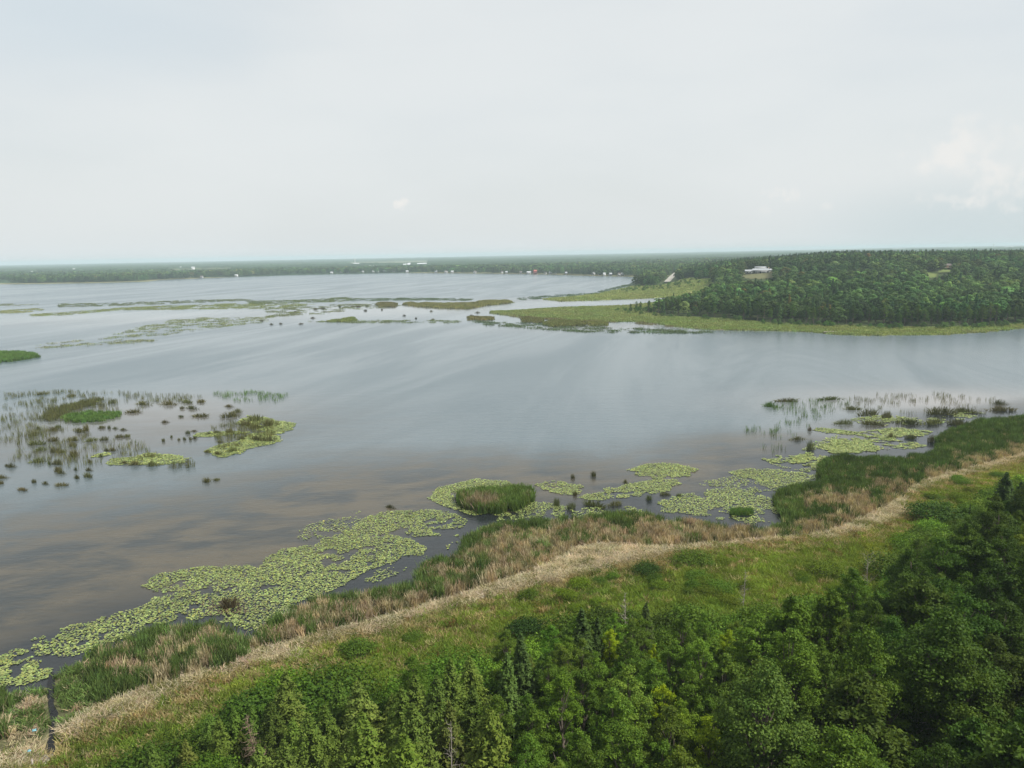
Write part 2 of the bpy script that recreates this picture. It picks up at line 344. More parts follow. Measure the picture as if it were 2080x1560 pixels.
def build_ground():
    x, y, Fq = polar(560, 520, 16, 13800, math.radians(62))
    z = height(x, y); s = land(x, y)
    c = np.zeros((len(x), 4)); c[:, 3] = 1
    far_green = np.array([.085, .105, .042]); c[:, :3] = np.array([.045, .062, .024])
    n = fbm(x, y, 9)[:, None]
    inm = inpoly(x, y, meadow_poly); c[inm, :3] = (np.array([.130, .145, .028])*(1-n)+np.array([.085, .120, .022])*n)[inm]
    ins = inpoly(x, y, straw_poly); c[ins, :3] = (.22, .18, .095)
    inc = inpoly(x, y, cat_poly); c[inc, :3] = (.085, .085, .045)
    ini = inpoly(x, y, islet_poly); c[ini, :3] = (.07, .06, .035)
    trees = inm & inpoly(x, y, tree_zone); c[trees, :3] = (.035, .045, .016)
    ma = inpoly(x, y, A_STRIP) & (s > 0) & (y > 300)
    c[ma, :3] = (np.array([.14, .19, .070])*(1-n)+np.array([.17, .19, .085])*n)[ma]
    edge = ma & (s < 2.5); c[edge, :3] = (.07, .06, .04)
    mb = inpoly(x, y, B_MEAD) & (s > 0) & (y > 300); c[mb, :3] = (np.array([.18, .21, .075])*(1-n)+np.array([.22, .22, .09])*n)[mb]
    fs = (y > 1200) & (s > 0) & (s < 45); c[fs, :3] = (.16, .16, .085)
    bed = s <= 0; c[bed, :3] = (.06, .05, .035)
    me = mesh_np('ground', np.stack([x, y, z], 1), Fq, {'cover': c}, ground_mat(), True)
    link('ground', me, kind='structure', label='low marshy ground, meadow and wooded hill round the lake')
TZ = [(120, 1640), (300, 1560), (330, 1520), (420, 1480), (480, 1435), (520, 1415), (600, 1395), (690, 1385), (740, 1410), (800, 1405), (860, 1385), (900, 1370), (990, 1350), (1060, 1320), (1140, 1290), (1200, 1260), (1260, 1250),
                            (1420, 1265), (1540, 1270), (1640, 1250), (1720, 1220), (1800, 1190), (1840, 1140), (1850, 1080), (1880, 1060), (1960, 1040), (2020, 1010), (2080, 985), (2300, 960)]
tree_zone = np.vstack([ats(TZ, 1.4), [(300, 60), (300, 8), (-90, 8)]])
tall_zone = np.vstack([np.array([at(a, b, np.interp(a, [100, 600, 1000, 1300, 1650, 1850, 2080], [2.0, 3.0, 5.0, 5.0, 6.0, 7.0, 7.5])) for a, b in TZ]), [(300, 60), (300, 8), (-90, 8)]])
build_ground()

def build_water():
    x, y, Fq = polar(330, 330, 16, 13000, math.radians(61))
    c = np.zeros((len(x), 4)); c[:, 3] = 1
    d = dist_line(x, y, shore_w)
    # shallows: widest off the ditch mouth, narrow by the reed corner
    u = x/np.maximum(y, 1)
    wdt = np.interp(u, [-.7, -.3, 0, .25, .5], [74, 68, 50, 34, 20])
    c[:, 0] = 1-sstep(.45, 1.15, d/wdt); c[:, 2] = 1-sstep(6, 20, d)
    ml = ats([(330, 900)]);
    c[:, 0] = np.maximum(c[:, 0], .5*np.exp(-(((x-at(250, 880)[0])/48)**2+((y-at(250, 880)[1])/36)**2)))
    px, py = proj(x, y, 0*x)
    calm = np.zeros(len(x))
    for cx, cy, rx, ry, am in ((300, 640, 420, 16, .8), (760, 632, 330, 18, 1), (1050, 640, 260, 22, .9), (1200, 616, 200, 8, .9), (300, 835, 300, 60, 1), (250, 890, 220, 60, .75), (1900, 822, 260, 26, 1), (1780, 890, 160, 40, .6), (1450, 668, 260, 10, .8), (100, 660, 300, 30, .5), (480, 690, 320, 20, .35)):
        p0 = at(cx, cy); p1 = at(cx+rx, cy); p2 = at(cx, cy+ry); p3 = at(cx, cy-ry)
        sx = abs(p1[0]-p0[0]); sy = abs(p3[1]-p2[1])/2
        calm = np.maximum(calm, am*np.exp(-((x-p0[0])/sx)**2-((y-p0[1])/sy)**2))
    c[:, 1] = calm
    silt_sheen = np.zeros(len(x))  # patches of silt and of painted calm-water sheen
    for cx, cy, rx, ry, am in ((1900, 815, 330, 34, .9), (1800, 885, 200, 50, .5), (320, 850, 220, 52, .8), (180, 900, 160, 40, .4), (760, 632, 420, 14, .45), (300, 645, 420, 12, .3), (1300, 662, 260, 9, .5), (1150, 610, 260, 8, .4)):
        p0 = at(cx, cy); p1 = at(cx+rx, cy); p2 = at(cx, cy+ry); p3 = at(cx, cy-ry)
        silt_sheen = np.maximum(silt_sheen, am*np.exp(-((x-p0[0])/abs(p1[0]-p0[0]))**2-((y-p0[1])/(abs(p3[1]-p2[1])/2))**2))
    silt_sheen *= .6+.8*fbm(x, y, 40, 3)
    me = mesh_np('lake_water', np.stack([x, y, 0*x], 1), Fq, {'cover': c, 'silt_sheen': np.clip(silt_sheen, 0, 1)}, water_mat(), True)
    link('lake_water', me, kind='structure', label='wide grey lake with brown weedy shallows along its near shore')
    # ditch
    k = len(DITCH); me = mesh_np('ditch_water', [(p[0], p[1], .12) for p in DITCH], np.array([list(range(k))]), None, solid_mat('dark ditch water', (.008, .009, .010), (.013, .013, .012), 2, .12, .08))
    link('ditch_water', me, kind='structure', label='narrow dark water of a ditch cut through the cattails')
build_water()

# ------------------------------------------------------------------ scatter (uncountable plants only)
_gn = {}
def scatter_group(key, meshes):
    if key in _gn: return _gn[key]
    ng = bpy.data.node_groups.new('scatter '+key, 'GeometryNodeTree'); _gn[key] = ng
    ng.interface.new_socket('Geometry', in_out='INPUT', socket_type='NodeSocketGeometry'); ng.interface.new_socket('Geometry', in_out='OUTPUT', socket_type='NodeSocketGeometry')
    gi = ng.nodes.new('NodeGroupInput'); go = ng.nodes.new('NodeGroupOutput'); L = ng.links.new
    g2i = ng.nodes.new('GeometryNodeGeometryToInstance')
    for me in reversed(meshes):
        src = bpy.data.objects.new(me.name, me)          # a plant shape, never placed in the scene itself
        oi = ng.nodes.new('GeometryNodeObjectInfo'); oi.inputs[0].default_value = src; oi.inputs['As Instance'].default_value = False
        L(oi.outputs['Geometry'], g2i.inputs[0])
    iop = ng.nodes.new('GeometryNodeInstanceOnPoints'); iop.inputs['Pick Instance'].default_value = True
    def na(nm, t):
        n = ng.nodes.new('GeometryNodeInputNamedAttribute'); n.data_type = t; n.inputs[0].default_value = nm; return n.outputs[0]
    e2r = ng.nodes.new('FunctionNodeEulerToRotation'); L(na('rot', 'FLOAT_VECTOR'), e2r.inputs[0])
    m2p = ng.nodes.new('GeometryNodeMeshToPoints'); L(gi.outputs[0], m2p.inputs[0])
    L(m2p.outputs[0], iop.inputs['Points']); L(g2i.outputs[0], iop.inputs['Instance']); L(na('idx', 'INT'), iop.inputs['Instance Index'])
    L(e2r.outputs[0], iop.inputs['Rotation']); L(na('scl', 'FLOAT_VECTOR'), iop.inputs['Scale']); L(iop.outputs[0], go.inputs[0])
    return ng
def scatter(name, key, meshes, P, scl, tint, label, tilt=.08, idx=None, category=None):
    n = len(P); me = bpy.data.meshes.new(name); me.vertices.add(n); me.vertices.foreach_set('co', np.asarray(P, np.float32).ravel())
    rot = np.stack([rng.normal(0, tilt, n), rng.normal(0, tilt, n), rng.uniform(0, 6.283, n)], 1)
    scl = np.asarray(scl, float)
    if scl.ndim == 1: scl = np.stack([scl]*3, 1)
    me.attributes.new('rot', 'FLOAT_VECTOR', 'POINT').data.foreach_set('vector', rot.astype(np.float32).ravel())
    me.attributes.new('scl', 'FLOAT_VECTOR', 'POINT').data.foreach_set('vector', scl.astype(np.float32).ravel())
    me.attributes.new('idx', 'INT', 'POINT').data.foreach_set('value', (rng.integers(0, len(meshes), n) if idx is None else np.asarray(idx)).astype(np.int32))
    t4 = np.ones((n, 4), np.float32); t4[:, :3] = tint
    me.attributes.new('tint', 'FLOAT_COLOR', 'POINT').data.foreach_set('color', t4.ravel())
    o = link(name, me, kind='stuff', label=label)
    md = o.modifiers.new('scatter', 'NODES'); md.node_group = scatter_group(key, meshes)
    return o
def rand_in(poly, dens, jit=1.0, clip=None):
    x0, y0 = poly.min(0); x1, y1 = poly.max(0)
    if clip: x0, y0, x1, y1 = max(x0, clip[0]), max(y0, clip[1]), min(x1, clip[2]), min(y1, clip[3])
    n = int((x1-x0)*(y1-y0)*dens); x = rng.uniform(x0, x1, n); y = rng.uniform(y0, y1, n)
    px, py = proj(x, y, 0*x+.5); k = inpoly(x, y, poly) & (y > 10) & (px > -420) & (px < W+460) & (py < Hh+200)
    return x[k], y[k]
def blades(seed, n, rad, h0, h1, w, lean, bend, mat, name, flat=0.0, taper=.25):
    r = np.random.default_rng(seed); V = []; Fq = []; A = []
    for i in range(n):
        a = r.uniform(0, 6.283); q = rad*math.sqrt(r.random()); bx, by = q*math.cos(a), q*math.sin(a)
        h = r.uniform(h0, h1); la = r.uniform(0, 6.283); l = abs(r.normal(0, lean)); th = r.uniform(0, 3.14); wx, wy = w*math.cos(th), w*math.sin(th)
        dx, dy = math.cos(la), math.sin(la); b = r.uniform(0, bend); v = r.random()
        pts = []
        for t, ww in ((0, 1), (.55, .9), (1, taper)):
            off = h*(l*t+b*t*t); pts.append((bx+dx*off, by+dy*off, h*t*(1-flat*t*r.uniform(.3, 1)), ww))
        k = len(V)
        for (x, y, z, ww) in pts: V += [(x-wx*ww, y-wy*ww, z), (x+wx*ww, y+wy*ww, z)]
        Fq += [(k, k+1, k+3, k+2), (k+2, k+3, k+5, k+4)]; A += [v]*6
    return mesh_np(name, V, np.array(Fq), {'v': np.array(A)}, mat)
CAT = [blades(100+i, 34, .62, 1.35, 2.1, .042, .09, .25, M_reed, 'cattail_tuft') for i in range(5)]
STR = [blades(120+i, 56, .6, .45, 1.0, .024, .55, .9, M_reed, 'straw_tuft', .55) for i in range(5)]
GRS = [blades(140+i, 60, .5, .25, .62, .030, .3, .6, M_reed, 'grass_tuft', .2) for i in range(5)]
THN = [blades(160+i, 7, .6, .7, 1.3, .028, .12, .2, M_reed, 'thin_rush_tuft') for i in range(4)]
FRD = [blades(180+i, 60, 2.0, 1.0, 1.7, .16, .1, .2, M_reed, 'far_reed_tuft') for i in range(4)]
FTH = [blades(190+i, 34, 2.4, .6, 1.4, .10, .1, .2, M_reed, 'far_thin_reeds') for i in range(4)]
T_GREEN = np.array([.072, .128, .034]); T_TAN = np.array([.27, .225, .155]); T_STRAW = np.array([.38, .325, .245]); T_OLIVE = np.array([.075, .080, .032])

def jitter_tint(base, n, s=.15):
    return base*np.exp(rng.normal(0, s, (n, 1)))*(1+rng.normal(0, .05, (n, 3)))

def build_cattails():
    x, y = rand_in(cat_poly, 3.2, clip=(-75, 40, 175, 200))
    d = dist_line(x, y, shore_w); px, py = proj(x, y, 0*x+1.2)
    dd = dist_line(x, y, np.vstack([DITCH, DITCH[:1]])); k = ~inpoly(x, y, DITCH) & (dd > .4); x, y, d, px, py, dd = (q[k] for q in (x, y, d, px, py, dd))
    n1 = fbm(x, y, 7, 4); n9 = fbm(x+31, y+77, 1.7, 2)
    tan = .40+1.2*(n1-.5)+1.4*(n9-.5)
    for cx, cy, rx, ry, am in ((40, 1420, 70, 50, .55), (300, 1320, 160, 22, .55), (400, 1295, 60, 14, .3), (660, 1235, 60, 15, .3), (690, 1225, 120, 22, .35), (1010, 1140, 110, 40, .5), (1180, 1080, 160, 25, .28), (1370, 1075, 110, 18, .5), (1500, 1080, 110, 12, .3), (1700, 1030, 90, 40, .5),
                               (1760, 945, 90, 25, -.4), (1950, 880, 130, 25, -.3), (700, 1250, 100, 12, .25), (200, 1375, 200, 14, -.5), (400, 1335, 120, 14, -.5), (1600, 1075, 60, 14, -.4), (860, 1155, 60, 10, .3)):
        tan += am*np.exp(-((px-cx)/rx)**2-((py-cy)/ry)**2)
    tan -= .5*np.exp(-d/1.0); tan += .6*np.exp(-dist_line(x, y, upper_w)/2.2)
    tan -= .5*np.exp(-dd/.8)
    p = .06+.88*sstep(.1, .95, tan); is_t = rng.random(len(x)) < p
    keep = rng.random(len(x)) > .25*is_t
    n = len(x); tint = np.where(is_t[:, None], jitter_tint(T_TAN, n, .22), jitter_tint(T_GREEN*np.where((px > 1640)[:, None], np.array([.80, .74, .80]), np.array([1.10, .95, 1.05]))*(1+.5*(n9[:, None]-.5)), n, .24))
    h = np.where(is_t, rng.uniform(.45, .8, n), rng.uniform(.6, 1.0, n))*(.75+.5*fbm(x-20, y+50, 3, 3))*np.where(d < .8, .8, 1)*np.where(dd < 3.2, .33, 1)
    s = np.stack([np.ones(n), np.ones(n), h], 1)
    P = np.stack([x, y, height(x, y)-.03], 1)
    idx = rng.integers(0, 5, n)
    scatter('cattail_bed', 'cat', CAT, P[keep], s[keep], tint[keep], 'broad belt of mixed green and dead tan cattails along the near shore', idx=idx[keep])
    # islet
    x, y = rand_in(islet_poly, 4.0); n = len(x); px, py = proj(x, y, 0*x+1); d = dist_line(x, y, np.vstack([islet_poly, islet_poly[:1]]))
    is_t = rng.random(n) < sstep(.4, .8, fbm(x, y, 4)+.25*np.exp(-((px-985)/30)**2-((py-1022)/9)**2)-.2*np.exp(-d/.8))
    tint = np.where(is_t[:, None], jitter_tint(T_TAN*.8, n, .2), jitter_tint(T_GREEN*1.05+np.array([.012, .004, 0]), n, .2))
    scatter('cattail_islet', 'cat', CAT, np.stack([x, y, height(x, y)-.03], 1), np.stack([np.ones(n), np.ones(n), rng.uniform(.7, 1, n)], 1), tint, 'rounded cattail islet standing in the lily pads just off the shore')
    pt = at(1505, 1043); n = 46; a = rng.uniform(0, 6.28, n); q = np.sqrt(rng.random(n)); P = np.stack([pt[0]+1.9*q*np.cos(a), pt[1]+1.0*q*np.sin(a), 0*a-.02], 1)
    scatter('sedge_patch', 'cat', CAT, P, np.stack([np.full(n, .6)]*2+[np.full(n, .45)], 1), jitter_tint(T_GREEN*1.15, n, .15), 'small oblong green sedge patch among lily pads in the reed corner')
    # straw band of dead, laid-over stalks
    x, y = rand_in(straw_poly, 6.5, clip=(-75, 30, 175, 200)); n = len(x); kd = ~inpoly(x, y, DITCH) & (dist_line(x, y, np.vstack([DITCH, DITCH[:1]])) > .9); x, y = x[kd], y[kd]; n = len(x)
    q = fbm(x, y, 5); ed = np.minimum(dist_line(x, y, upper_w), dist_line(x, y, inland_w)); kd = ed > 2.6*(fbm(x-40, y+13, 2.4, 3)-.36); x, y, q = x[kd], y[kd], q[kd]; n = len(x); gr = rng.random(n) < .10+sstep(.42, .72, fbm(x+70, y, 2.2, 2))*.45
    tint = np.where(gr[:, None], jitter_tint(np.array([.11, .115, .035]), n), jitter_tint(T_STRAW*(.8+.45*fbm(x+50, y, 3)[:, None]), n, .16))
    scatter('dead_reed_band', 'str', STR, np.stack([x, y, height(x, y)-.03], 1), rng.uniform(.7, 1.15, n), tint, 'pale band of flattened dead reeds between the cattails and meadow')
    # some dead stalks scattered into the meadow edge
build_cattails()

def build_meadow():
    x, y = rand_in(meadow_poly, 4.6, clip=(-70, 25, 175, 190)); sx, sy = rand_in(straw_poly, 3.0, clip=(-70, 25, 175, 190)); k = dist_line(sx, sy, inland_w) < 2.2*fbm(sx+9, sy-4, 3, 3); x = np.concatenate([x, sx[k]]); y = np.concatenate([y, sy[k]]); k = ~inpoly(x, y, DITCH) & (dist_line(x, y, np.vstack([DITCH, DITCH[:1]])) > .5)
    tz = inpoly(x, y, tree_zone); k &= ~(tz & (rng.random(len(x)) < .75)); x, y, tz = x[k], y[k], tz[k]
    n = len(x); d = dist_line(x, y, inland_w); q = fbm(x, y, 11); q2 = fbm(x+91, y-37, 4)
    px, py = proj(x, y, 0*x)
    base = np.array([.156, .200, .032])*(1-q[:, None])+np.array([.094, .158, .027])*q[:, None]
    base = base*(.5+.95*q2[:, None])
    base = base + np.where((px > 1750)[:, None], np.array([.022, .012, .0]), 0)
    ps = .62*np.exp(-d/3.2)+.06
    for cx, cy, rx, ry, am in ((260, 1470, 170, 22, .5), (360, 1430, 120, 18, .3), (1150, 1190, 110, 14, .35), (1320, 1160, 100, 14, .3), (820, 1285, 120, 14, .25)):
        ps += am*np.exp(-((px-cx)/rx)**2-((py-cy)/ry)**2)
    st = rng.random(n) < ps*(.5+q2)
    tint = np.where(st[:, None], jitter_tint(np.array([.27, .225, .12]), n, .2), jitter_tint(base, n, .16))
    red = rng.random(n) < .05*np.exp(-d/14); tint[red] = jitter_tint(np.array([.14, .095, .04]), int(red.sum()), .2)
    scatter('meadow_grass', 'grs', GRS, np.stack([x, y, height(x, y)-.02], 1), rng.uniform(.7, 1.35, n), tint, 'rough yellow-green meadow grass between the dead reeds and trees')
build_meadow()

# ------------------------------------------------------------------ lily pads
def build_pads():
    polys = [
        ('lily_pads', 'broad mat of pale green lily pads along the cattails by the ditch', [(-260, 1400), (0, 1335), (30, 1310), (100, 1276), (200, 1250), (288, 1226), (300, 1210), (285, 1190), (320, 1166), (440, 1146), (520, 1146), (570, 1116), (640, 1100), (690, 1083), (760, 1042), (830, 1035), (915, 1036), (950, 1058), (935, 1080), (935, 1090), (878, 1088), (830, 1092), (868, 1112), (860, 1128), (800, 1142), (745, 1160), (720, 1180), (700, 1190), (640, 1215), (590, 1240), (545, 1265), (505, 1290), (470, 1275), (440, 1262), (370, 1268), (310, 1275), (240, 1305), (160, 1330), (110, 1350), (112, 1352), (96, 1378), (60, 1386), (0, 1396), (-260, 1460)], 5.2, .78),
        ('lily_pads', 'lily pads fringing the lake side of the cattail islet', [(866, 1012), (890, 990), (970, 972), (1030, 977), (1052, 992), (930, 1003), (932, 1018), (950, 1028), (985, 1036), (1000, 1042), (960, 1048), (900, 1028)], 6.5, .86),
        ('lily_pads', 'low lily pad mat just beyond the cattail islet toward the oval mat', [(1085, 985), (1105, 975), (1140, 973), (1175, 982), (1190, 990), (1178, 1004), (1140, 1008), (1105, 1002)], 6, .8),
        ('lily_pads', 'long lily pad bar between the islet and the reed corner', [(1172, 1012), (1220, 992), (1280, 982), (1340, 972), (1388, 972), (1392, 982), (1360, 998), (1310, 1006), (1240, 1020), (1190, 1022)], 6, .86),
        ('lily_pads', 'oval pale lily pad mat lying alone farthest out from shore', [(1273, 955), (1310, 943), (1350, 940), (1400, 945), (1422, 955), (1400, 968), (1330, 973), (1290, 967)], 7, .93),
        ('lily_pads', 'wide lily pad field filling the reed corner', [(1330, 1022), (1390, 998), (1480, 990), (1545, 998), (1575, 1012), (1592, 1040), (1575, 1058), (1530, 1068), (1450, 1056), (1380, 1046), (1340, 1040)], 5, .74),
        ('lily_pads', 'lily pad arm running to the dark green cattail corner', [(1475, 960), (1520, 951), (1600, 955), (1640, 940), (1680, 925), (1672, 978), (1620, 985), (1570, 990), (1535, 978)], 6, .78),
        ('lily_pads', 'sparse lily pads with rushes above the pad arm', [(1545, 932), (1600, 920), (1660, 922), (1680, 930), (1640, 942), (1570, 942)], 5, .62),
        ('lily_pads', 'rounded lily pad mat behind the dark green cattail corner', [(1658, 908), (1700, 890), (1740, 887), (1775, 900), (1790, 915), (1740, 922), (1690, 922)], 7, .88),
        ('lily_pads', 'thin line of lily pads in the bay behind the cattails', [(1642, 872), (1668, 866), (1700, 872), (1740, 878), (1820, 868), (1900, 874), (1895, 885), (1820, 890), (1890, 905), (1840, 916), (1790, 905), (1740, 890), (1680, 880)], 6, .68),
        ('lily_pads', 'yellowish lily pads under the rushes across the bay mouth', [(1720, 852), (1790, 842), (1880, 850), (1960, 832), (2010, 840), (1960, 852), (1900, 862), (1800, 866), (1740, 862)], 5, .5),
        ('lily_pads', 'lily pads between the islet and the cattails', [(1000, 1045), (1060, 1018), (1120, 1020), (1180, 1030), (1260, 1025), (1330, 1035), (1300, 1042), (1200, 1050), (1090, 1054), (1010, 1060)], 5, .62),
        ('lily_pads', 'loose pads in the dark water between the broad mat and cattails', [(690, 1192), (745, 1162), (800, 1144), (862, 1130), (900, 1112), (932, 1096), (936, 1112), (890, 1124), (850, 1142), (862, 1172), (790, 1180), (720, 1195)], 4, .5),
        ('lily_pads', 'close lily pads in the corner where the ditch meets the lake', [(-160, 1380), (0, 1340), (70, 1335), (118, 1338), (100, 1378), (60, 1390), (0, 1402), (-160, 1440)], 4, .8),
        ('lily_pads', 'faint loose pads between the pad arm and the rounded mat', [(1560, 940), (1640, 905), (1700, 880), (1800, 905), (1850, 915), (1700, 924), (1660, 940), (1600, 955)], 4, .5),
        ('lily_pads', 'faint loose pads joining the oval mat to the reed corner', [(1390, 985), (1440, 975), (1500, 965), (1560, 975), (1600, 1000), (1560, 1000), (1480, 990)], 4, .5),
        ('lily_pads', 'thin scatter of pads off the outer edge of the broad mat', [(550, 1104), (600, 1075), (680, 1050), (760, 1030), (830, 1028), (760, 1046), (690, 1084), (620, 1100)], 3.2, .42),
        ('lily_pads', 'pale pad mat under rushes at the outer end of the left marsh'.replace('left', 'open-water'), [(413, 917), (425, 910), (450, 902), (478, 897), (510, 880), (470, 884), (430, 888), (390, 888), (395, 880), (440, 876), (490, 876), (530, 878), (480, 860), (500, 842), (540, 848), (570, 855), (602, 860), (594, 874), (570, 882), (580, 893), (560, 902), (520, 908), (490, 922), (460, 930), (435, 930)], 5.5, .93),
        ('lily_pads', 'pale pad strip along the near edge of the open-water marsh', [(208, 945), (225, 932), (262, 928), (300, 920), (340, 922), (390, 930), (380, 940), (300, 947), (240, 946)], 5.5, .85),
        ('lily_pads', 'small pad strip beside the paired round rush clumps', [(178, 931), (195, 922), (235, 917), (232, 923), (200, 930)], 5, .8),
        ('lily_pads', 'faint yellow pad film along the top of the dark rush bed', [(125, 826), (150, 817), (200, 812), (205, 817), (160, 822), (135, 830)], 4, .8)]
    for nm, lab, poly, dens, cov in polys:
        pw = ats(poly); x, y = rand_in(pw, dens*6.0); far = np.hypot(x, y)
        edge = dist_line(x, y, np.vstack([pw, pw[:1]]))
        den = fbm(x, y, 6, 4)*.5+fbm(x, y, 1.4, 2)*.5
        k = (den < .30+.42*cov*sstep(-.6, 1.6, edge+3.4*(fbm(x, y, 3.5)-.42))) & (rng.random(len(x)) < cov+.1); x, y, far = x[k], y[k], far[k]
        n = len(x)
        if not n: continue
        r = rng.uniform(.065, .14, n)*np.where(far > 150, 1.4, 1.0); th = rng.uniform(0, 6.283, n)
        sides = 7; ang = np.linspace(.25, 2*math.pi-.25, sides)[None, :]+th[:, None]
        rad = r[:, None]*(1+rng.normal(0, .05, (n, sides)))
        nx, ny = rng.normal(0, .10, n), rng.normal(0, .10, n); up = rng.random(n) < .12; nx = np.where(up, nx*2.2, nx); ny = np.where(up, ny*2.2, ny)
        dx, dy = rad*np.cos(ang), rad*np.sin(ang)
        z = .035+rng.uniform(0, .05, n)[:, None]+np.abs(nx*r)[:, None]+np.abs(ny*r)[:, None]+nx[:, None]*dx+ny[:, None]*dy
        V = np.stack([x[:, None]+dx, y[:, None]+dy, z], 2); c0 = np.stack([x, y, z.mean(1)-.01], 1)[:, None, :]
        V = np.concatenate([c0, V], 1).reshape(-1, 3); b = np.arange(n)[:, None, None]*(sides+1)
        Fq = (np.array([[0, i, i+1] for i in range(1, sides)])[None]+b).reshape(-1, 3)
        base = np.array([.180, .215, .070])*(.72+.56*fbm(x+5, y+60, 2.4, 3)[:, None]); tint = base*np.exp(rng.normal(0, .2, (n, 1)))*(1+rng.normal(0, .05, (n, 3)))
        yel = rng.random(n) < .10; tint[yel] *= (1.2, 1.08, .7); drk = rng.random(n) < .12; tint[drk] *= (.6, .75, .7)
        brn = (px_brown(x, y) > rng.random(n)); tint[brn] = np.array([.09, .07, .04])
        t4 = np.ones((n, 4)); t4[:, :3] = tint
        me = mesh_np('lily_pads', V, Fq, {'v': np.repeat(rng.random(n), sides+1), 'tint': np.repeat(t4, sides+1, 0)}, M_pad)
        link('lily_pads', me, kind='stuff', label=lab)
def px_brown(x, y):
    px, py = proj(x, y, 0*x); return .75*np.exp(-((px-460)/60)**2-((py-1235)/16)**2)
build_pads()

# ------------------------------------------------------------------ trees
LEAFV = {}
def leafcloud(P, Nn, s, aspect, r):
    """a quad at each point P facing Nn"""
    n = len(P); Nn = Nn/(np.linalg.norm(Nn, axis=1, keepdims=True)+1e-9)
    t = np.cross(Nn, r.normal(0, 1, (n, 3))); t /= np.linalg.norm(t, axis=1, keepdims=True)+1e-9; b = np.cross(Nn, t)
    s = np.broadcast_to(s, (n,))[:, None]; t = t*s; b = b*s*aspect
    fold = Nn*s*.35
    V = np.stack([P-t+fold*0, P-b-fold, P+t, P+b-fold], 1).reshape(-1, 3)
    return V, (np.arange(n)[:, None]*4+np.array([[0, 1, 2, 3]]))
def limb(mb, p0, p1, r0, r1, r, k=5, n=4, wob=.06):
    t = np.linspace(0, 1, n)[:, None]; L = np.linalg.norm(np.array(p1)-p0); pts = np.array(p0)*(1-t)+np.array(p1)*t
    pts[1:-1] += r.normal(0, wob*L, (n-2, 3))*.5; mb.tube(pts, np.linspace(r0, r1, n), k); return pts
def broadleaf(seed, H, R, nlobe=24, per=150, leaf=.090, open_=1.0):
    nlobe = int(nlobe*2.2); per = int(per*1.6)
    r = np.random.default_rng(seed); hb = H*.28; tr = MB(); top = np.array([r.normal(0, .3), r.normal(0, .3), H*.8])
    tp = limb(tr, (0, 0, -.3), top, .022*H*.9, .05, r, 7, 6, .02)
    P = []; Nn = []; v = []; 
    for i in range(nlobe):
        zt = (i+.5)/nlobe; z = hb+(H-hb)*(.08+.86*zt); prof = math.sqrt(max(.05, 1-((zt-.38)/.66)**2))
        a = i*2.4+r.normal(0, .8); q = R*prof*r.uniform(.25, .95)*(1 if zt < .93 else .3)
        c = np.array([q*math.cos(a), q*math.sin(a), z+r.normal(0, .02*H)]); rl = R*r.uniform(.16, .31)*(1.0 if zt < .85 else .85)
        k0 = tp[min(4, 1+int(zt*4))]; (limb(tr, k0, c, .012*H*(1-.6*zt), .015, r, 4, 3) if i % 2 == 0 else None)
        m = int(per*(rl/(.235*R))**2)
        d = r.normal(0, 1, (m, 3)); d /= np.linalg.norm(d, axis=1, keepdims=True); d[:, 2] = np.where(d[:, 2] < -.35, -d[:, 2]*.6, d[:, 2])
        bump = 1+.22*np.sin(d[:, 0]*5+seed)*np.sin(d[:, 1]*5+i)*np.sin(d[:, 2]*4)
        an = r.uniform(.7, 1.4, 3)*np.array([1, 1, .85]); pos = c+d*rl*an*(bump*np.where(r.random(m) < .18, r.uniform(.9, 1.5, m), r.uniform(.45, 1.1, m)))[:, None]
        P.append(pos); Nn.append(d*.8+r.normal(0, .55, (m, 3))+np.array([0, 0, .35])); v.append(np.clip(r.normal(.5, .25, m)+r.normal(0, .12), 0, 1))
    P = np.vstack(P); Nn = np.vstack(Nn); v = np.concatenate(v)
    V, Fq = leafcloud(P, Nn, leaf*r.uniform(.6, 1.25, len(P))*open_, .62, r)
    cm = mesh_np('crown', V, Fq, {'v': np.repeat(v, 4)}, M_leaf)
    return cm, tr.mesh('trunk', M_bark, True), H
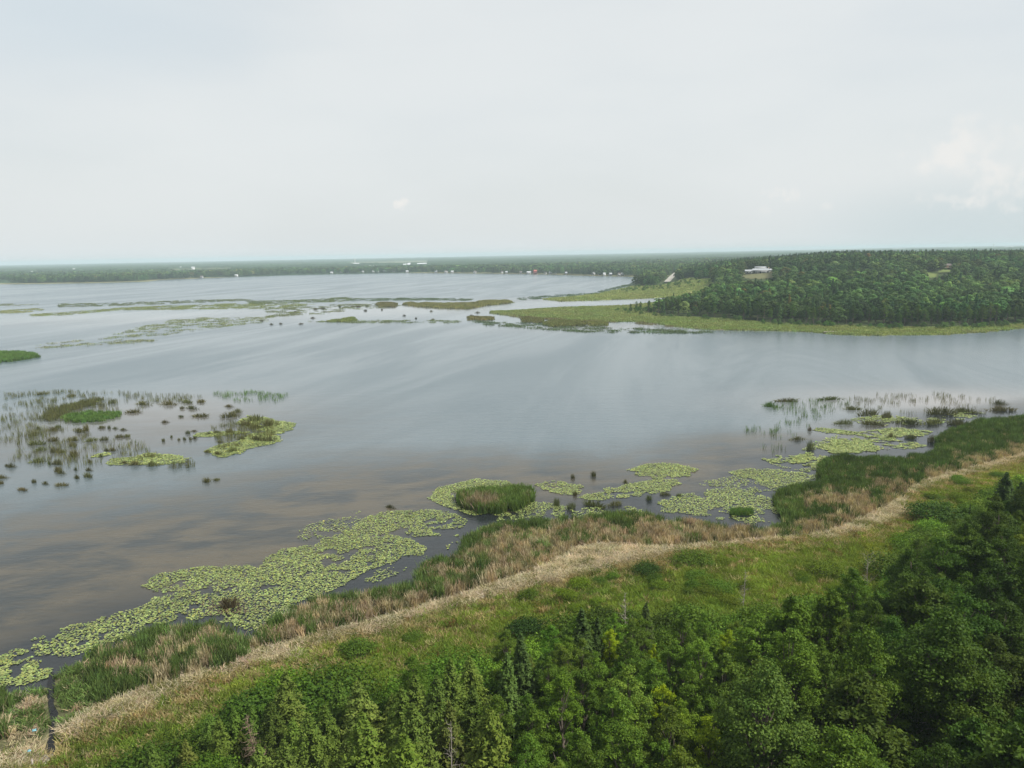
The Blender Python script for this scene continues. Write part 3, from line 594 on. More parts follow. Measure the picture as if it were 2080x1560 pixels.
def conifer(seed, H, R, mat, whorls=26, nb=7, per=11, soft=1.0, leaf=.16, droop=.25, base=.06, power=.72):
    r = np.random.default_rng(seed); tr = MB(); tr.tube([(0, 0, -.3), (r.normal(0, .05), r.normal(0, .05), H*.5), (r.normal(0, .05), r.normal(0, .05), H*.97)], [.014*H, .009*H, .012], 6)
    P = []; Nn = []
    for w in range(whorls):
        t = w/(whorls-1); z = H*(base+(1-base)*t**.95); Lr = R*(1-t)**power+.08
        for b in range(nb):
            a = r.uniform(0, 6.283); l = Lr*r.uniform(.65, 1.15); m = max(3, int(per*l/R+2)); q = np.linspace(.15, 1, m)*l
            dz = (.18*l*(1-t)-droop*q**2/max(l, .3))
            if b < 2 and l > .5: tr.tube([(0, 0, z), (math.cos(a)*l*.9, math.sin(a)*l*.9, z+dz[-1]*.8)], [.02, .008], 3)
            for side in (-1, 0, 1):
                off = side*.22*l*(1-q/l*.7)*soft
                pp = np.stack([math.cos(a)*q-math.sin(a)*off, math.sin(a)*q+math.cos(a)*off, z+dz+r.normal(0, .05, m)-abs(side)*.04], 1)+r.normal(0, .05*soft, (m, 3))
                P.append(pp); Nn.append(np.stack([np.full(m, .5*math.cos(a)), np.full(m, .5*math.sin(a)), np.full(m, .8)], 1)+r.normal(0, .5*soft, (m, 3)))
    P = np.vstack(P); Nn = np.vstack(Nn)
    V, Fq = leafcloud(P, Nn, leaf*r.uniform(.65, 1.25, len(P)), .42, r)
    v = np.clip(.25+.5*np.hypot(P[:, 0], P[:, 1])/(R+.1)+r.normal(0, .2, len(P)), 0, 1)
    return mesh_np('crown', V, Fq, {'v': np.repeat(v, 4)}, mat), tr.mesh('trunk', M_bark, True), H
def shrub(seed, H, R, nl=16, per=150, leaf=.075):
    r = np.random.default_rng(seed); tr = MB(); P = []; Nn = []; v = []
    for i in range(nl):
        a = i*2.4; q = R*math.sqrt((i+.3)/nl)*.85; rl = R*r.uniform(.3, .5); z = H*r.uniform(.45, .75)*(1-.45*q/R)
        c = np.array([q*math.cos(a), q*math.sin(a), z]); limb(tr, (0, 0, -.1), c, .035, .012, r, 4, 3)
        m = per; d = r.normal(0, 1, (m, 3)); d /= np.linalg.norm(d, axis=1, keepdims=True); d[:, 2] = np.abs(d[:, 2])*.95-.1
        P.append(c+d*rl*np.array([1, 1, r.uniform(.6, 1.15)])*np.where(r.random(m) < .2, r.uniform(1, 1.6, m), r.uniform(.45, 1.1, m))[:, None]); Nn.append(d+r.normal(0, .5, (m, 3))+np.array([0, 0, .3])); v.append(np.clip(r.normal(.5, .27, m), 0, 1))
    P = np.vstack(P); P[:, 2] = np.maximum(P[:, 2], .03); V, Fq = leafcloud(P, np.vstack(Nn), leaf*r.uniform(.6, 1.2, len(P)), .6, r)
    return mesh_np('foliage', V, Fq, {'v': np.repeat(np.concatenate(v), 4)}, M_leaf), tr.mesh('stem', M_bark, True), H
def bare(seed, H, mat, spread=.3, nb=26, conic=True):
    r = np.random.default_rng(seed); tr = MB(); br = MB()
    tp = limb(tr, (0, 0, -.3), (r.normal(0, .3), r.normal(0, .3), H), .016*H, .02, r, 7, 7, .015)
    for i in range(nb):
        t = .2+.78*(i+.5)/nb; p = tp[int(t*6)]*(1-(t*6 % 1))+tp[min(6, int(t*6)+1)]*(t*6 % 1); a = r.uniform(0, 6.283)
        l = H*spread*((1-t)*.9+.12 if conic else r.uniform(.4, 1.1)); e = p+np.array([math.cos(a)*l, math.sin(a)*l, l*(r.uniform(-.1, .35) if conic else r.uniform(.4, 1.1))])
        q = limb(br, p, e, .028, .01, r, 4, 4, .06)
        for k in range(4):
            s0 = q[1+k % 3]; br.tube([s0, s0+r.normal(0, .3*l, 3)+np.array([0, 0, .1])], [.014, .006], 3)
    return br.mesh('branches', mat, True), tr.mesh('trunk', mat, True), H
KINDS = {
    'leafy': [broadleaf(1, 11, 2.0), broadleaf(2, 11, 1.8, 22), broadleaf(3, 11, 2.2, 26), broadleaf(4, 11, 1.9, 20), broadleaf(5, 11, 2.1, 28, 140)],
    'maple': [broadleaf(11, 13, 2.55, 34, 170, .095), broadleaf(12, 13, 2.8, 38, 160, .095), broadleaf(13, 13, 2.35, 32, 170, .145), broadleaf(14, 13, 2.65, 30, 170, .095)],
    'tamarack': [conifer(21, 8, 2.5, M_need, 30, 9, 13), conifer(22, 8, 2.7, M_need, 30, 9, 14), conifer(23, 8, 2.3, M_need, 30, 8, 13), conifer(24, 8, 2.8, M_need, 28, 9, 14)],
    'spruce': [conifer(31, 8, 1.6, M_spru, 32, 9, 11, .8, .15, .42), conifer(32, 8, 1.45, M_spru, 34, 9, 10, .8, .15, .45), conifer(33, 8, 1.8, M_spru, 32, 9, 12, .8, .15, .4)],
    'shrub': [shrub(41, 1.6, 1.35), shrub(42, 1.4, 1.5, 18), shrub(43, 1.9, 1.2), shrub(44, 1.5, 1.8, 22, 130)],
    'bare': [bare(51, 8, M_dead), bare(52, 8, M_dead, .26, 34), bare(53, 8, M_dead, .34, 16, False)],
    'brown': [bare(55, 7, M_twig, .26, 60)],
}
CROWN = {'bare': 'branches', 'brown': 'branches', 'shrub': 'foliage'}; STEM = {'shrub': 'stem'}
OBJN = {'leafy': 'leafy_tree', 'maple': 'maple_tree', 'tamarack': 'tamarack_tree', 'spruce': 'spruce_tree', 'shrub': 'shrub', 'bare': 'dead_tree', 'brown': 'dead_conifer'}
CATG = {'shrub': 'shrub'}
def plant(kind, x, y, h, tint, label=None, group=None, var=None, wide=1.0, name=None):
    i = int(rng.integers(0, len(KINDS[kind]))) if var is None else var
    cm, tm, H0 = KINDS[kind][i]; z = float(height(np.array([x]), np.array([y]))[0])
    e = bpy.data.objects.new(name or OBJN[kind], None); COL.objects.link(e); e.empty_display_size = .5
    s = h/H0; e.location = (x, y, z); e.rotation_euler = (0, 0, rng.uniform(0, 6.283)); e.scale = (s*wide, s*wide, s)
    for nm, me in ((CROWN.get(kind, 'crown'), cm), (STEM.get(kind, 'trunk'), tm)):
        o = bpy.data.objects.new(nm, me); COL.objects.link(o); o.parent = e
        o.color = (*(tint if nm in ('crown', 'foliage') else (1, 1, 1)), 1)
    e['category'] = CATG.get(kind, 'tree')
    if label: e['label'] = label
    if group: e['group'] = group
    return e
def top_at(px, py, h):
    """foot of a plant of height h whose top shows at the pixel"""
    z = 1.0
    for _ in range(3):
        p = at(px, py, z+h*.97); z = float(height(np.array([p[0]]), np.array([p[1]]))[0])
    return p
def jit(c, s=.12):
    c = np.array(c)*math.exp(random.gauss(0, s)); return tuple(c*(1+np.array([random.gauss(0, .06) for _ in range(3)])))
G_BRIGHT, G_MID, G_DARK, G_YEL, G_PALE, G_TAM, G_SPR = (1.0, 1.05, .75), (.95, .98, .72), (.56, .64, .48), (3.1, 2.5, .6), (1.35, 1.3, 1.5), (1, 1, 1), (1, 1, 1)

# kind, px, py of the top, height, tint, width, label, short name used by neighbours' labels
LAND = [
 ('shrub', 1070, 1256, 2.0, (.30, .42, .42), 1.0, 'dark round bush standing alone on the open meadow', 'dark round bush'),
 ('spruce', 1182, 1243, 7.5, G_SPR, 1.15, 'broad dark spruce at the meadow edge beside a slimmer spruce', 'broad dark spruce'),
 ('spruce', 1214, 1258, 6.2, G_SPR, .8, 'slim dark spruce close against the broad dark spruce', 'slim dark spruce'),
 ('spruce', 1058, 1295, 8.5, G_SPR, 1.0, 'tall dark conifer rising over the meadow edge below the lone dark bush', 'tall meadow-edge conifer'),
 ('spruce', 1030, 1335, 8.5, (1.5, 1.5, 1.3), 1.0, 'green spire-topped conifer just inland of the tall meadow-edge conifer', 'green spire conifer'),
 ('leafy', 1240, 1283, 5.0, G_YEL, 1.1, 'low yellow-topped tree just inland of the slim dark spruce', 'yellow-topped tree'),
 ('leafy', 1328, 1314, 5.0, G_YEL, .7, 'small yellow crown poking out of the green stand', 'small yellow crown'),
 ('leafy', 1480, 1285, 5.5, (2.6, 2.2, .6), 1.0, 'yellow-green tree at the meadow edge below the bare thin tree', 'yellow-green edge tree'),
 ('leafy', 1350, 1395, 7.0, (3.0, 2.4, .6), .85, 'yellow crown standing beside the pale willow-like tree', 'inner yellow crown'),
 ('leafy', 1275, 1365, 9.0, (1.6, 1.5, 1.3), 1.15, 'pale soft willow-like tree in the middle of the green stand', 'pale willow-like tree'),
 ('leafy', 1440, 1455, 8.0, (2.2, 1.9, .65), .9, 'yellowish tree beside a dark hollow in the wood', 'yellowish hollow-side tree'),
 ('bare', 1272, 1205, 5.0, (1, 1, 1), 1.0, 'ghostly grey leafless tree above the yellow-topped tree', 'ghostly grey tree'),
 ('bare', 1512, 1160, 4.6, (1, 1, 1), .8, 'thin grey leafless tree alone on the upper meadow', 'bare thin tree'),
 ('brown', 525, 1455, 6.5, (1, 1, 1), 1.0, 'dead brown conifer among the dark bushes near the ditch', 'dead brown conifer'),
 ('bare', 912, 1475, 9.5, (1, 1, 1), .6, 'thin bare white trunk rising out of the tamaracks', 'bare white trunk'),
 ('bare', 1765, 1128, 5.0, (1, 1, 1), .8, 'bare twiggy snag at the corner of the upper meadow', 'twiggy snag'),
 ('bare', 1868, 1450, 7.0, (1, 1, 1), 1.0, 'tangled dead branches sticking out of the dark wood', 'tangled dead branches'),
 ('maple', 1560, 1372, 13.0, (1.0, 1.0, 1.15), 1.1, 'large grey-green maple with silvery leaves', 'silvery maple'),
 ('maple', 1930, 1265, 14.0, G_DARK, 1.25, 'huge dark domed tree dominating the wood', 'huge domed tree'),
 ('maple', 1770, 1300, 13.0, G_MID, .9, 'tall dark green tree before the huge domed tree', 'tall dark green tree'),
 ('maple', 1955, 1335, 12.5, (.75, .75, .6), 1.0, 'thin-crowned tree with its pale forked trunk showing', 'fork-trunked tree'),
 ('maple', 1690, 1200, 10.5, G_MID, .8, 'leafy tree at the top corner of the wood by the meadow', 'meadow-corner tree'),
 ('maple', 1850, 1120, 11.0, G_DARK, .9, 'dark tree bulging into the narrow end of the meadow', 'bulging dark tree'),
 ('spruce', 2045, 965, 9.0, (.9, .95, 1.0), 1.2, 'dark conifer by the narrow upper end of the meadow', 'upper-end conifer'),
 ('spruce', 2075, 985, 9.0, (.8, .9, 1.0), 1.2, 'second dark conifer crowding the one at the meadow end', 'crowding conifer'),
 ('shrub', 1900, 1018, 3.2, (.55, .68, .6), 1.3, 'dark shrub thicket below the dark end-of-meadow conifers', 'dark thicket'),
 ('spruce', 1971, 1024, 2.6, (.35, .4, .4), .45, 'short black spire beside the dark shrub thicket', 'short black spire'),
 ('tamarack', 815, 1405, 8.0, G_TAM, 1.0, 'pointed tamarack at the head of the tamarack stand', 'head tamarack'),
 ('tamarack', 915, 1345, 7.0, G_TAM, .9, 'slim tamarack reaching out onto the meadow', 'outreaching tamarack'),
 ('tamarack', 735, 1458, 8.5, (1.05, 1.05, .9), 1.1, 'full conical tamarack beyond the dark bushes', 'full conical tamarack'),
 ('tamarack', 820, 1505, 9.5, (1.1, 1.1, .85), 1.1, 'yellow-green rounded conifer at the bottom of the stand', 'rounded yellow-green conifer'),
 ('tamarack', 625, 1455, 6.5, G_TAM, 1.0, 'small pointed tamarack behind the dead brown conifer', 'small pointed tamarack'),
 ('shrub', 500, 1400, 3.6, (.62, .75, .55), 1.2, 'dark peaked bush at the tip of the thicket by the meadow', 'peaked bush'),
 ('shrub', 640, 1390, 3.2, (.62, .75, .55), 1.3, 'dark spreading bush on the meadow side of the thicket', 'spreading bush'),
 ('shrub', 725, 1298, 1.8, (.9, .95, .7), 1.2, 'green meadow bush below the dead reed band', 'green meadow bush'),
 ('shrub', 1315, 1143, 1.6, (.40, .52, .5), 1.0, 'small dark bush at the edge of the dead reeds', 'reed-edge bush'),
 ('shrub', 1405, 1122, 1.5, (.85, .85, .55), 1.6, 'low yellow-green bush touching the dead reed band', 'yellow-green reed bush'),
 ('shrub', 1680, 1140, 1.7, (1.3, 1.15, .7), 1.15, 'broad low tawny bush on the upper meadow', 'tawny bush'),
]
placed = []   # (x, y, radius)
LM = []
def build_landmarks():
    for kind, px, py, h, tint, wide, lab, short in LAND:
        p = top_at(px, py, h); plant(kind, p[0], p[1], h, tint, lab, None, (2 if ('twiggy' in short or 'tangled' in short) else 0) if kind == 'bare' else None, wide)
        LM.append((p[0], p[1], short)); R = {'maple': .30, 'leafy': .24, 'shrub': .7}.get(kind, .2)*h*wide; placed.append((p[0], p[1], R))
build_landmarks()
ORD = ['next', 'second', 'third', 'fourth', 'fifth', 'sixth', 'seventh', 'eighth', 'ninth', 'tenth', 'eleventh', 'twelfth', 'thirteenth', 'fourteenth', 'fifteenth', 'sixteenth', 'seventeenth', 'eighteenth', 'nineteenth', 'twentieth', 'twenty-first', 'twenty-second', 'twenty-third', 'twenty-fourth', 'twenty-fifth', 'twenty-sixth', 'twenty-seventh', 'twenty-eighth', 'twenty-ninth', 'thirtieth', 'thirty-first', 'thirty-second']
def side_of(dx, dy):
    if abs(dy) > abs(dx)*1.1: return 'lake side' if dy > 0 else 'inland side'
    return 'ditch side' if dx < 0 else 'hill side'
def name_by_landmark(items, LMs, sides=side_of):
    """items: (object, phrase, x, y): a label from the landmark beside each, ranked outward"""
    bins = {}
    for o, ph, x, y in items:
        j = min(range(len(LMs)), key=lambda q: (LMs[q][0]-x)**2+(LMs[q][1]-y)**2); dx, dy = x-LMs[j][0], y-LMs[j][1]
        bins.setdefault((ph, j, sides(dx, dy)), []).append((dx*dx+dy*dy, o))
    for (ph, j, sd_), lst in bins.items():
        lst.sort(key=lambda t: t[0])
        for r, (_, o) in enumerate(lst):
            o['label'] = '%s, %s on the %s of the %s' % (ph, ORD[min(r, 31)], sd_, LMs[j][2])
INST = {}
def inst_meshes(kind):
    if kind not in INST:
        INST[kind] = []
        mi = {'tamarack': plant_mat('soft needles deep in the wood', (.066, .115, .018), (.155, .208, .036), 'INSTANCER', .7, .25, .08), 'spruce': plant_mat('dark needles deep in the wood', (.028, .054, .012), (.070, .110, .024), 'INSTANCER', .7, .15, .1)}.get(kind, M_under)
        for cm, tm, H0 in KINDS[kind]:
            m = cm.copy(); m.materials[0] = mi; INST[kind].append((m, H0))
    return INST[kind]
def fill_trees():
    items = []; trees = []
    xs = rng.uniform(-60, 170, 60000); ys = rng.uniform(26, 175, 60000)
    k = inpoly(xs, ys, tree_zone); xs, ys = xs[k], ys[k]
    px, py = proj(xs, ys, 0*xs+8); k = (px > -200) & (px < W+460) & (py < Hh+160); xs, ys, px, py = xs[k], ys[k], px[k], py[k]
    bx, by = proj(xs, ys, 0*xs+.8); tall = inpoly(xs, ys, tall_zone); dz = np.where(tall, dist_line(xs, ys, tall_zone), 0)
    P = [np.array(placed)]
    VIS = [(L_[1], L_[2], math.hypot(m_[0], m_[1]), 9 if L_[0] in ('bare', 'brown', 'spruce') else 16) for L_, m_ in zip(LAND, LM)]   # the marked trees stand clear of their neighbours
    nsh = 0
    for x, y, gx, gy, e in zip(xs, ys, bx, by, dz):
        r = random.random(); edge = e < 4; low = e <= 0
        if gx < 760 and gy < 1500 or (gx < 480): kind = 'shrub' if r < .55 else 'tamarack'
        elif gx < 1010: kind = 'tamarack' if r < .92 else 'leafy'
        elif gx < 1230: kind = 'leafy' if r < .74 else ('tamarack' if r < .93 else 'spruce')
        elif gx < 1580: kind = 'shrub' if (edge and r < .5) else ('leafy' if r < .96 else 'spruce')
        else: kind = 'shrub' if (edge and r < .35) else ('maple' if r < .72 else 'leafy')
        if low:
            kind = 'shrub'
            if random.random() < .5: continue
        h = {'shrub': random.uniform(1.6, 3.2), 'tamarack': random.uniform(5.2, 8.8), 'leafy': random.uniform(6.6, 10.2), 'maple': random.uniform(10, 13.2), 'spruce': random.uniform(6, 9)}[kind]
        if edge and kind != 'shrub': h *= .72
        if gx < 620 and kind == 'tamarack': h *= .8
        R = {'maple': .165, 'leafy': .155, 'shrub': .5, 'tamarack': .22, 'spruce': .17}[kind]*h
        tx, ty = proj(x, y, .5+h); D = math.hypot(x, y); w_ = R*F/D
        if any(D < L_[2]-.5 and abs(tx-L_[0]) < .75*w_+L_[3] and ty < L_[1]+34 for L_ in VIS): continue
        A = P[0]
        if (((x-A[:, 0])**2+(y-A[:, 1])**2) < (.80*(R+A[:, 2]))**2).any(): continue
        P[0] = np.vstack([A, [(x, y, R)]]); trees.append((kind, x, y, h, gx, gy, not (-60 < tx < W+60 and ty < Hh+10)))
    placed[:] = [tuple(v) for v in P[0]]
    trees.sort(key=lambda t: (t[6], math.hypot(t[1], t[2])))
    nt = nb = 0; rest = {}
    for kind, x, y, h, gx, gy, out in trees:
        if kind == 'leafy':
            c = jit(G_BRIGHT if gx < 1560 else G_MID, .15); ph = 'bright green leafy tree' if gx < 1560 else 'mid green leafy tree'
            if random.random() < .06: c = jit((1.4, 1.25, .65), .1); ph = 'yellow-green leafy tree'
        elif kind == 'maple':
            if random.random() < .12: c = jit((1.1, 1.1, 1.0), .1); ph = 'paler broad-crowned tree'
            else: c = jit(G_DARK if gx > 1750 else G_MID, .14); ph = 'dark broad-crowned tree'
        elif kind == 'tamarack': c = jit(G_TAM, .14); ph = 'soft pointed tamarack'
        elif kind == 'spruce': c = jit(G_SPR, .15); ph = 'dark pointed spruce'
        else: c = jit((.85, .92, .6), .32); ph = 'low green bush'
        wd = random.uniform(.9, 1.15)
        if not out and ((kind == 'shrub' and nb < 130) or (kind != 'shrub' and nt < 225)):
            o = plant(kind, x, y, h, c, None, {'shrub': 'bushes round the edge of the near wood', 'tamarack': 'tamaracks of the near wood', 'spruce': 'spruces of the near wood'}.get(kind, 'leafy trees of the near wood'), None, wd)
            items.append((o, ph, x, y))
            if kind == 'shrub': nb += 1
            else: nt += 1
        else: rest.setdefault(kind, []).append((x, y, h, wd, c))
    LB = {'leafy': 'leafy trees massed toward the meadow side of the near wood', 'maple': 'dark broad-crowned trees massed at the lake end of the near wood', 'tamarack': 'pointed tamaracks massed along the meadow edge', 'spruce': 'dark spruces scattered along the meadow edge', 'shrub': 'low bushes massed along the meadow edge of the wood'}
    for kind, L_ in rest.items():
        ms = inst_meshes(kind); x, y, h, wd = (np.array([t[q] for t in L_]) for q in range(4)); sc = h/ms[0][1] if kind != 'shrub' else h/1.6
        scatter('wood_edge_stand', 'st_'+kind, [m for m, _ in ms], np.stack([x, y, height(x, y)-.05], 1), np.stack([sc*wd, sc*wd, sc], 1), np.array([t[4] for t in L_]), LB[kind], tilt=.03)
    print('near trees', nt, 'bushes', nb, 'rest', {k: len(v) for k, v in rest.items()})
    # bushes dotted over the meadow
    xs = rng.uniform(-50, 170, 5000); ys = rng.uniform(40, 175, 5000); k = inpoly(xs, ys, meadow_poly) & ~inpoly(xs, ys, tree_zone); xs, ys = xs[k], ys[k]
    px, py = proj(xs, ys, 0*xs); k = (px > 130) & (px < W) & (py < Hh); m = 0
    for x, y, a, b in zip(xs[k], ys[k], px[k], py[k]):
        w = .03+.9*math.exp(-((a-1430)/260)**2-((b-1210)/45)**2)+.5*math.exp(-((a-700)/130)**2-((b-1320)/30)**2)+.5*math.exp(-((a-1900)/120)**2-((b-1010)/60)**2)
        if random.random() > w: continue
        h = random.uniform(.7, 1.5)
        if any((x-q[0])**2+(y-q[1])**2 < (.9*(.5*h+q[2]))**2 for q in placed): continue
        placed.append((x, y, .5*h*1.4)); yel = random.random() < .6
        o = plant('shrub', x, y, h, jit((1.25, 1.12, .6) if yel else (.9, .95, .65), .15), None, 'low bushes dotted over the meadow', None, random.uniform(.8, 1.15))
        items.append((o, 'yellow-green meadow bush' if yel else 'small green meadow bush', x, y)); m += 1
        if m >= 110: break
    name_by_landmark(items, LM)
    print('meadow bushes', m)
fill_trees()

def build_undergrowth():
    SH = [shrub(61+i, 1.3, 1.2, 14, 120, .08)[0] for i in range(4)]
    for s in SH: s.materials[0] = M_under
    xs, ys = rand_in(tree_zone, .32, clip=(-60, 24, 170, 175)); n = len(xs)
    scatter('undergrowth', 'und', SH, np.stack([xs, ys, height(xs, ys)-.05], 1), rng.uniform(.6, 1.4, n), jitter_tint(np.array([.75, .85, .6]), n, .2), 'low leafy undergrowth filling the gaps under the near wood')
build_undergrowth()

# ------------------------------------------------------------------ rushes standing in the water
def dome(seed):
    r = np.random.default_rng(seed); V = []; Fq = []; A = []
    cs = [(r.normal(0, .38), r.normal(0, .38), r.uniform(.3, .62)) for _ in range(5)]
    for i in range(150):
        cx, cy, cr = cs[i % 5]; a = r.uniform(0, 6.283); q = cr*math.sqrt(r.random()); x, y = cx+q*math.cos(a), cy+q*math.sin(a); d = math.hypot(x, y)
        h = max(.25, (1.25-.75*d*d))*r.uniform(.55, 1.05)*(.7+.5*cr); lx, ly = .35*x+r.normal(0, .16), .35*y+r.normal(0, .16); w = .028; th = r.uniform(0, 3.14); wx, wy = w*math.cos(th), w*math.sin(th); k = len(V)
        for t, ww in ((0, 1), (.6, .85), (1, .2)): V += [(x+lx*t*t-wx*ww, y+ly*t*t-wy*ww, h*t), (x+lx*t*t+wx*ww, y+ly*t*t+wy*ww, h*t)]
        Fq += [(k, k+1, k+3, k+2), (k+2, k+3, k+5, k+4)]; A += [r.random()]*6
    return mesh_np('rush_clump', V, np.array(Fq), {'v': np.array(A)}, M_rush)
RUSHM = [dome(200+i) for i in range(6)]
def rush(px, py, wpx, hpx, tint=T_OLIVE*.9, label=None, group=None, name='rush_clump', deep=.55):
    """a clump whose foot is centred at px, py and that shows wpx wide, hpx high"""
    p = at(px, py+hpx*.4); D = math.hypot(p[0], p[1]); s = D/F
    me = RUSHM[int(rng.integers(0, 6))]; o = link(name, me); o.location = (p[0], p[1], -.03); o.rotation_euler = (0, 0, rng.uniform(-.5, .5)+rng.choice([0, math.pi]))
    o.scale = (wpx*s/2.0, max(.35, deep*wpx*s/2), max(.5, hpx*s/1.2)); o.color = (*jit(tint, .12), 1)
    o['category'] = 'rushes'; o['label'] = label; o['group'] = group; return o, p
S4 = 330/2080
def q1(X, Y): return X*S4, 780+Y*S4
def q2(X, Y): return 330+X*S4, 780+Y*S4
RB = [  # x, y, width, height in the two enlarged views of the marsh
 (1, 440, 640, 110, 70), (1, 540, 120, 120, 50), (1, 920, 145, 110, 40), (1, 660, 575, 110, 70), (1, 750, 540, 90, 60), (1, 490, 565, 60, 50), (1, 690, 705, 170, 70), (1, 460, 750, 180, 80), (1, 530, 830, 130, 70), (1, 690, 840, 130, 90), (1, 800, 860, 100, 70),
 (1, 950, 890, 160, 100), (1, 940, 700, 170, 70), (1, 930, 770, 80, 80), (1, 980, 590, 200, 80), (1, 1110, 560, 90, 110), (1, 1180, 710, 140, 70), (1, 1340, 695, 90, 70), (1, 1300, 550, 120, 45), (1, 1400, 550, 50, 55), (1, 1480, 560, 60, 40), (1, 1590, 575, 80, 40),
 (1, 1530, 665, 100, 60), (1, 1630, 660, 90, 55), (1, 1350, 840, 75, 65), (1, 1450, 835, 85, 65), (1, 1300, 915, 50, 55), (1, 1145, 985, 55, 75), (1, 495, 975, 150, 80), (1, 640, 1005, 70, 65), (1, 740, 1000, 120, 80), (1, 740, 1090, 120, 80), (1, 800, 1115, 110, 70), (1, 160, 1035, 80, 80),
 (1, 75, 1040, 60, 50), (1, 965, 1085, 55, 60), (1, 970, 1185, 85, 80), (1, 1150, 1085, 80, 60), (1, 1120, 1165, 130, 80), (1, 440, 1240, 75, 60), (1, 40, 1180, 100, 65), (1, 10, 1260, 60, 60), (1, 600, 1260, 100, 50), (1, 780, 1285, 140, 60), (1, 280, 1345, 130, 50), (1, 1600, 1000, 75, 60),
 (1, 1720, 1010, 130, 90), (1, 1960, 1010, 120, 100), (1, 1930, 920, 120, 50), (1, 1850, 240, 180, 70), (1, 1700, 340, 190, 60),
 (2, 70, 240, 160, 80), (2, 310, 220, 170, 55), (2, 500, 215, 150, 55), (2, 255, 300, 60, 50), (2, 390, 295, 160, 60), (2, 235, 410, 70, 40), (2, 500, 395, 190, 60), (2, 40, 475, 80, 50), (2, 325, 610, 70, 65), (2, 410, 595, 70, 35), (2, 115, 670, 35, 45), (2, 15, 715, 55, 55),
 (2, 210, 705, 30, 50), (2, 280, 695, 45, 55), (2, 355, 695, 40, 60), (2, 420, 685, 60, 55), (2, 590, 630, 70, 50), (2, 700, 610, 100, 55), (2, 860, 600, 150, 75), (2, 850, 385, 220, 100), (2, 950, 340, 110, 80), (2, 860, 275, 110, 50), (2, 1060, 500, 200, 90), (2, 1200, 430, 190, 110),
 (2, 1200, 545, 170, 80), (2, 1350, 500, 190, 110), (2, 1000, 690, 100, 75), (2, 1180, 690, 180, 100), (2, 1360, 700, 180, 90), (2, 900, 840, 150, 80), (2, 720, 880, 120, 70), (2, 575, 860, 70, 55), (2, 745, 735, 100, 45), (2, 570, 1225, 150, 75), (2, 690, 1220, 90, 40)]
def build_rushes():
    items = []
    MLM = [(*q1(1150, 430), 'bright green marsh islet'), (*q1(1200, 240), 'long dark rush bed'), (*q1(1350, 990), 'pale pad strip'), (*q2(1300, 600), 'pale marsh pad mat'), (*q1(900, 1150), 'paired marsh clumps'), (*q2(300, 300), 'top marsh row'), (*q1(460, 750), 'widest outer marsh clump'), (*q2(100, 680), 'open marsh pool')]
    for v, X, Y, w, h in RB:
        px, py = (q1 if v == 1 else q2)(X, Y); big = w > 110
        t = T_OLIVE*(.85 if w < 90 else 1.0)
        o, p = rush(px, py, w*S4*1.15, h*S4*.9, t*np.array([1.5, 1.45, 1.35]), '', 'rush clumps of the marsh standing in open water')
        items.append((o, 'wide dark rush clump' if big else 'small dark rush clump', px, -py))
    name_by_landmark(items, [(a, -b, c) for a, b, c in MLM], lambda dx, dy: ('far-shore side' if dy > 0 else 'near-shore side') if abs(dy)*2 > abs(dx) else ('outer side' if dx < 0 else 'hill side'))
    # rushes along the near shore and in the bay
    near = [(1160, 1032, 26, 18, 'rush clump by the gap between islet and cattails'), (1130, 1025, 22, 22, 'rush clump in pads beside the islet'), (1205, 1027, 56, 16, 'long rush row in open water off the cattails'), (1250, 1025, 36, 14, 'shorter end of the long rush row'), (1168, 1005, 12, 12, 'small rush clump on the pad bar beside the islet'), (1270, 980, 10, 10, 'small rush clump at the tip of the long pad bar'),
            (1318, 1014, 20, 14, 'rush clump between the pad bar and the reed corner'), (1350, 1005, 24, 9, 'low rush clump beside the wide pad field'), (1380, 1008, 16, 9, 'tiny rush clump over the wide pad field'), (1205, 966, 14, 14, 'few rushes beyond the pad bar in open water'), (1163, 970, 10, 12, 'pair of rush stems beyond the islet pads'), (795, 1030, 26, 9, 'faint rush row at the outer edge of broad pad mat'),
            (465, 1232, 60, 30, 'brown withered rush tangle in the broad pad mat'), (1645, 912, 18, 26, 'tall dark rush clump before the rounded pad mat'), (1644, 874, 10, 12, 'dark rush tuft at the start of the thin pad line'), (1715, 860, 40, 12, 'dark rush row at the mouth of the bay'), (1765, 842, 46, 18, 'broad rush clump across the bay mouth'), (1800, 848, 24, 16, 'rush clump beside the broad bay rush'), (1735, 832, 36, 10, 'slanting rush row leading to the bay mouth'),
            (1770, 862, 44, 12, 'rush row closing the bay mouth'), (1840, 860, 50, 14, 'long dark rush row inside the bay'), (1900, 860, 60, 13, 'dark rush row reaching the cattails'), (1945, 862, 40, 14, 'rushes against the cattail corner of the bay'), (1910, 840, 54, 18, 'large rush clump outside the bay'), (1960, 836, 40, 12, 'rush clump farther out from the bay'), (2030, 820, 26, 12, 'rush clump alone off the cattail point'), (2040, 834, 54, 10, 'low rush row off the cattail point'),
            (1810, 888, 18, 14, 'small rush clump over pads in the bay'), (1850, 890, 26, 10, 'low rushes over pads in the bay'), (1890, 896, 20, 18, 'rush clump at the cattail notch of the bay'), (1568, 825, 34, 14, 'soft green rush clump far out in the lake'), (1600, 815, 50, 10, 'thin rush row far out in the lake'), (1680, 811, 60, 9, 'faint long rush row farthest out in the lake'), (1620, 892, 30, 9, 'sparse rushes beside the rounded pad mat')]
    for px, py, w, h, lab in near:
        t = np.array([.09, .072, .042]) if 'brown' in lab else (T_GREEN*1.3 if 'green' in lab else T_OLIVE*1.35)
        rush(px, py-h*.3, w, h, t, lab, 'rush clumps in the water off the near shore', deep=.3)
build_rushes()

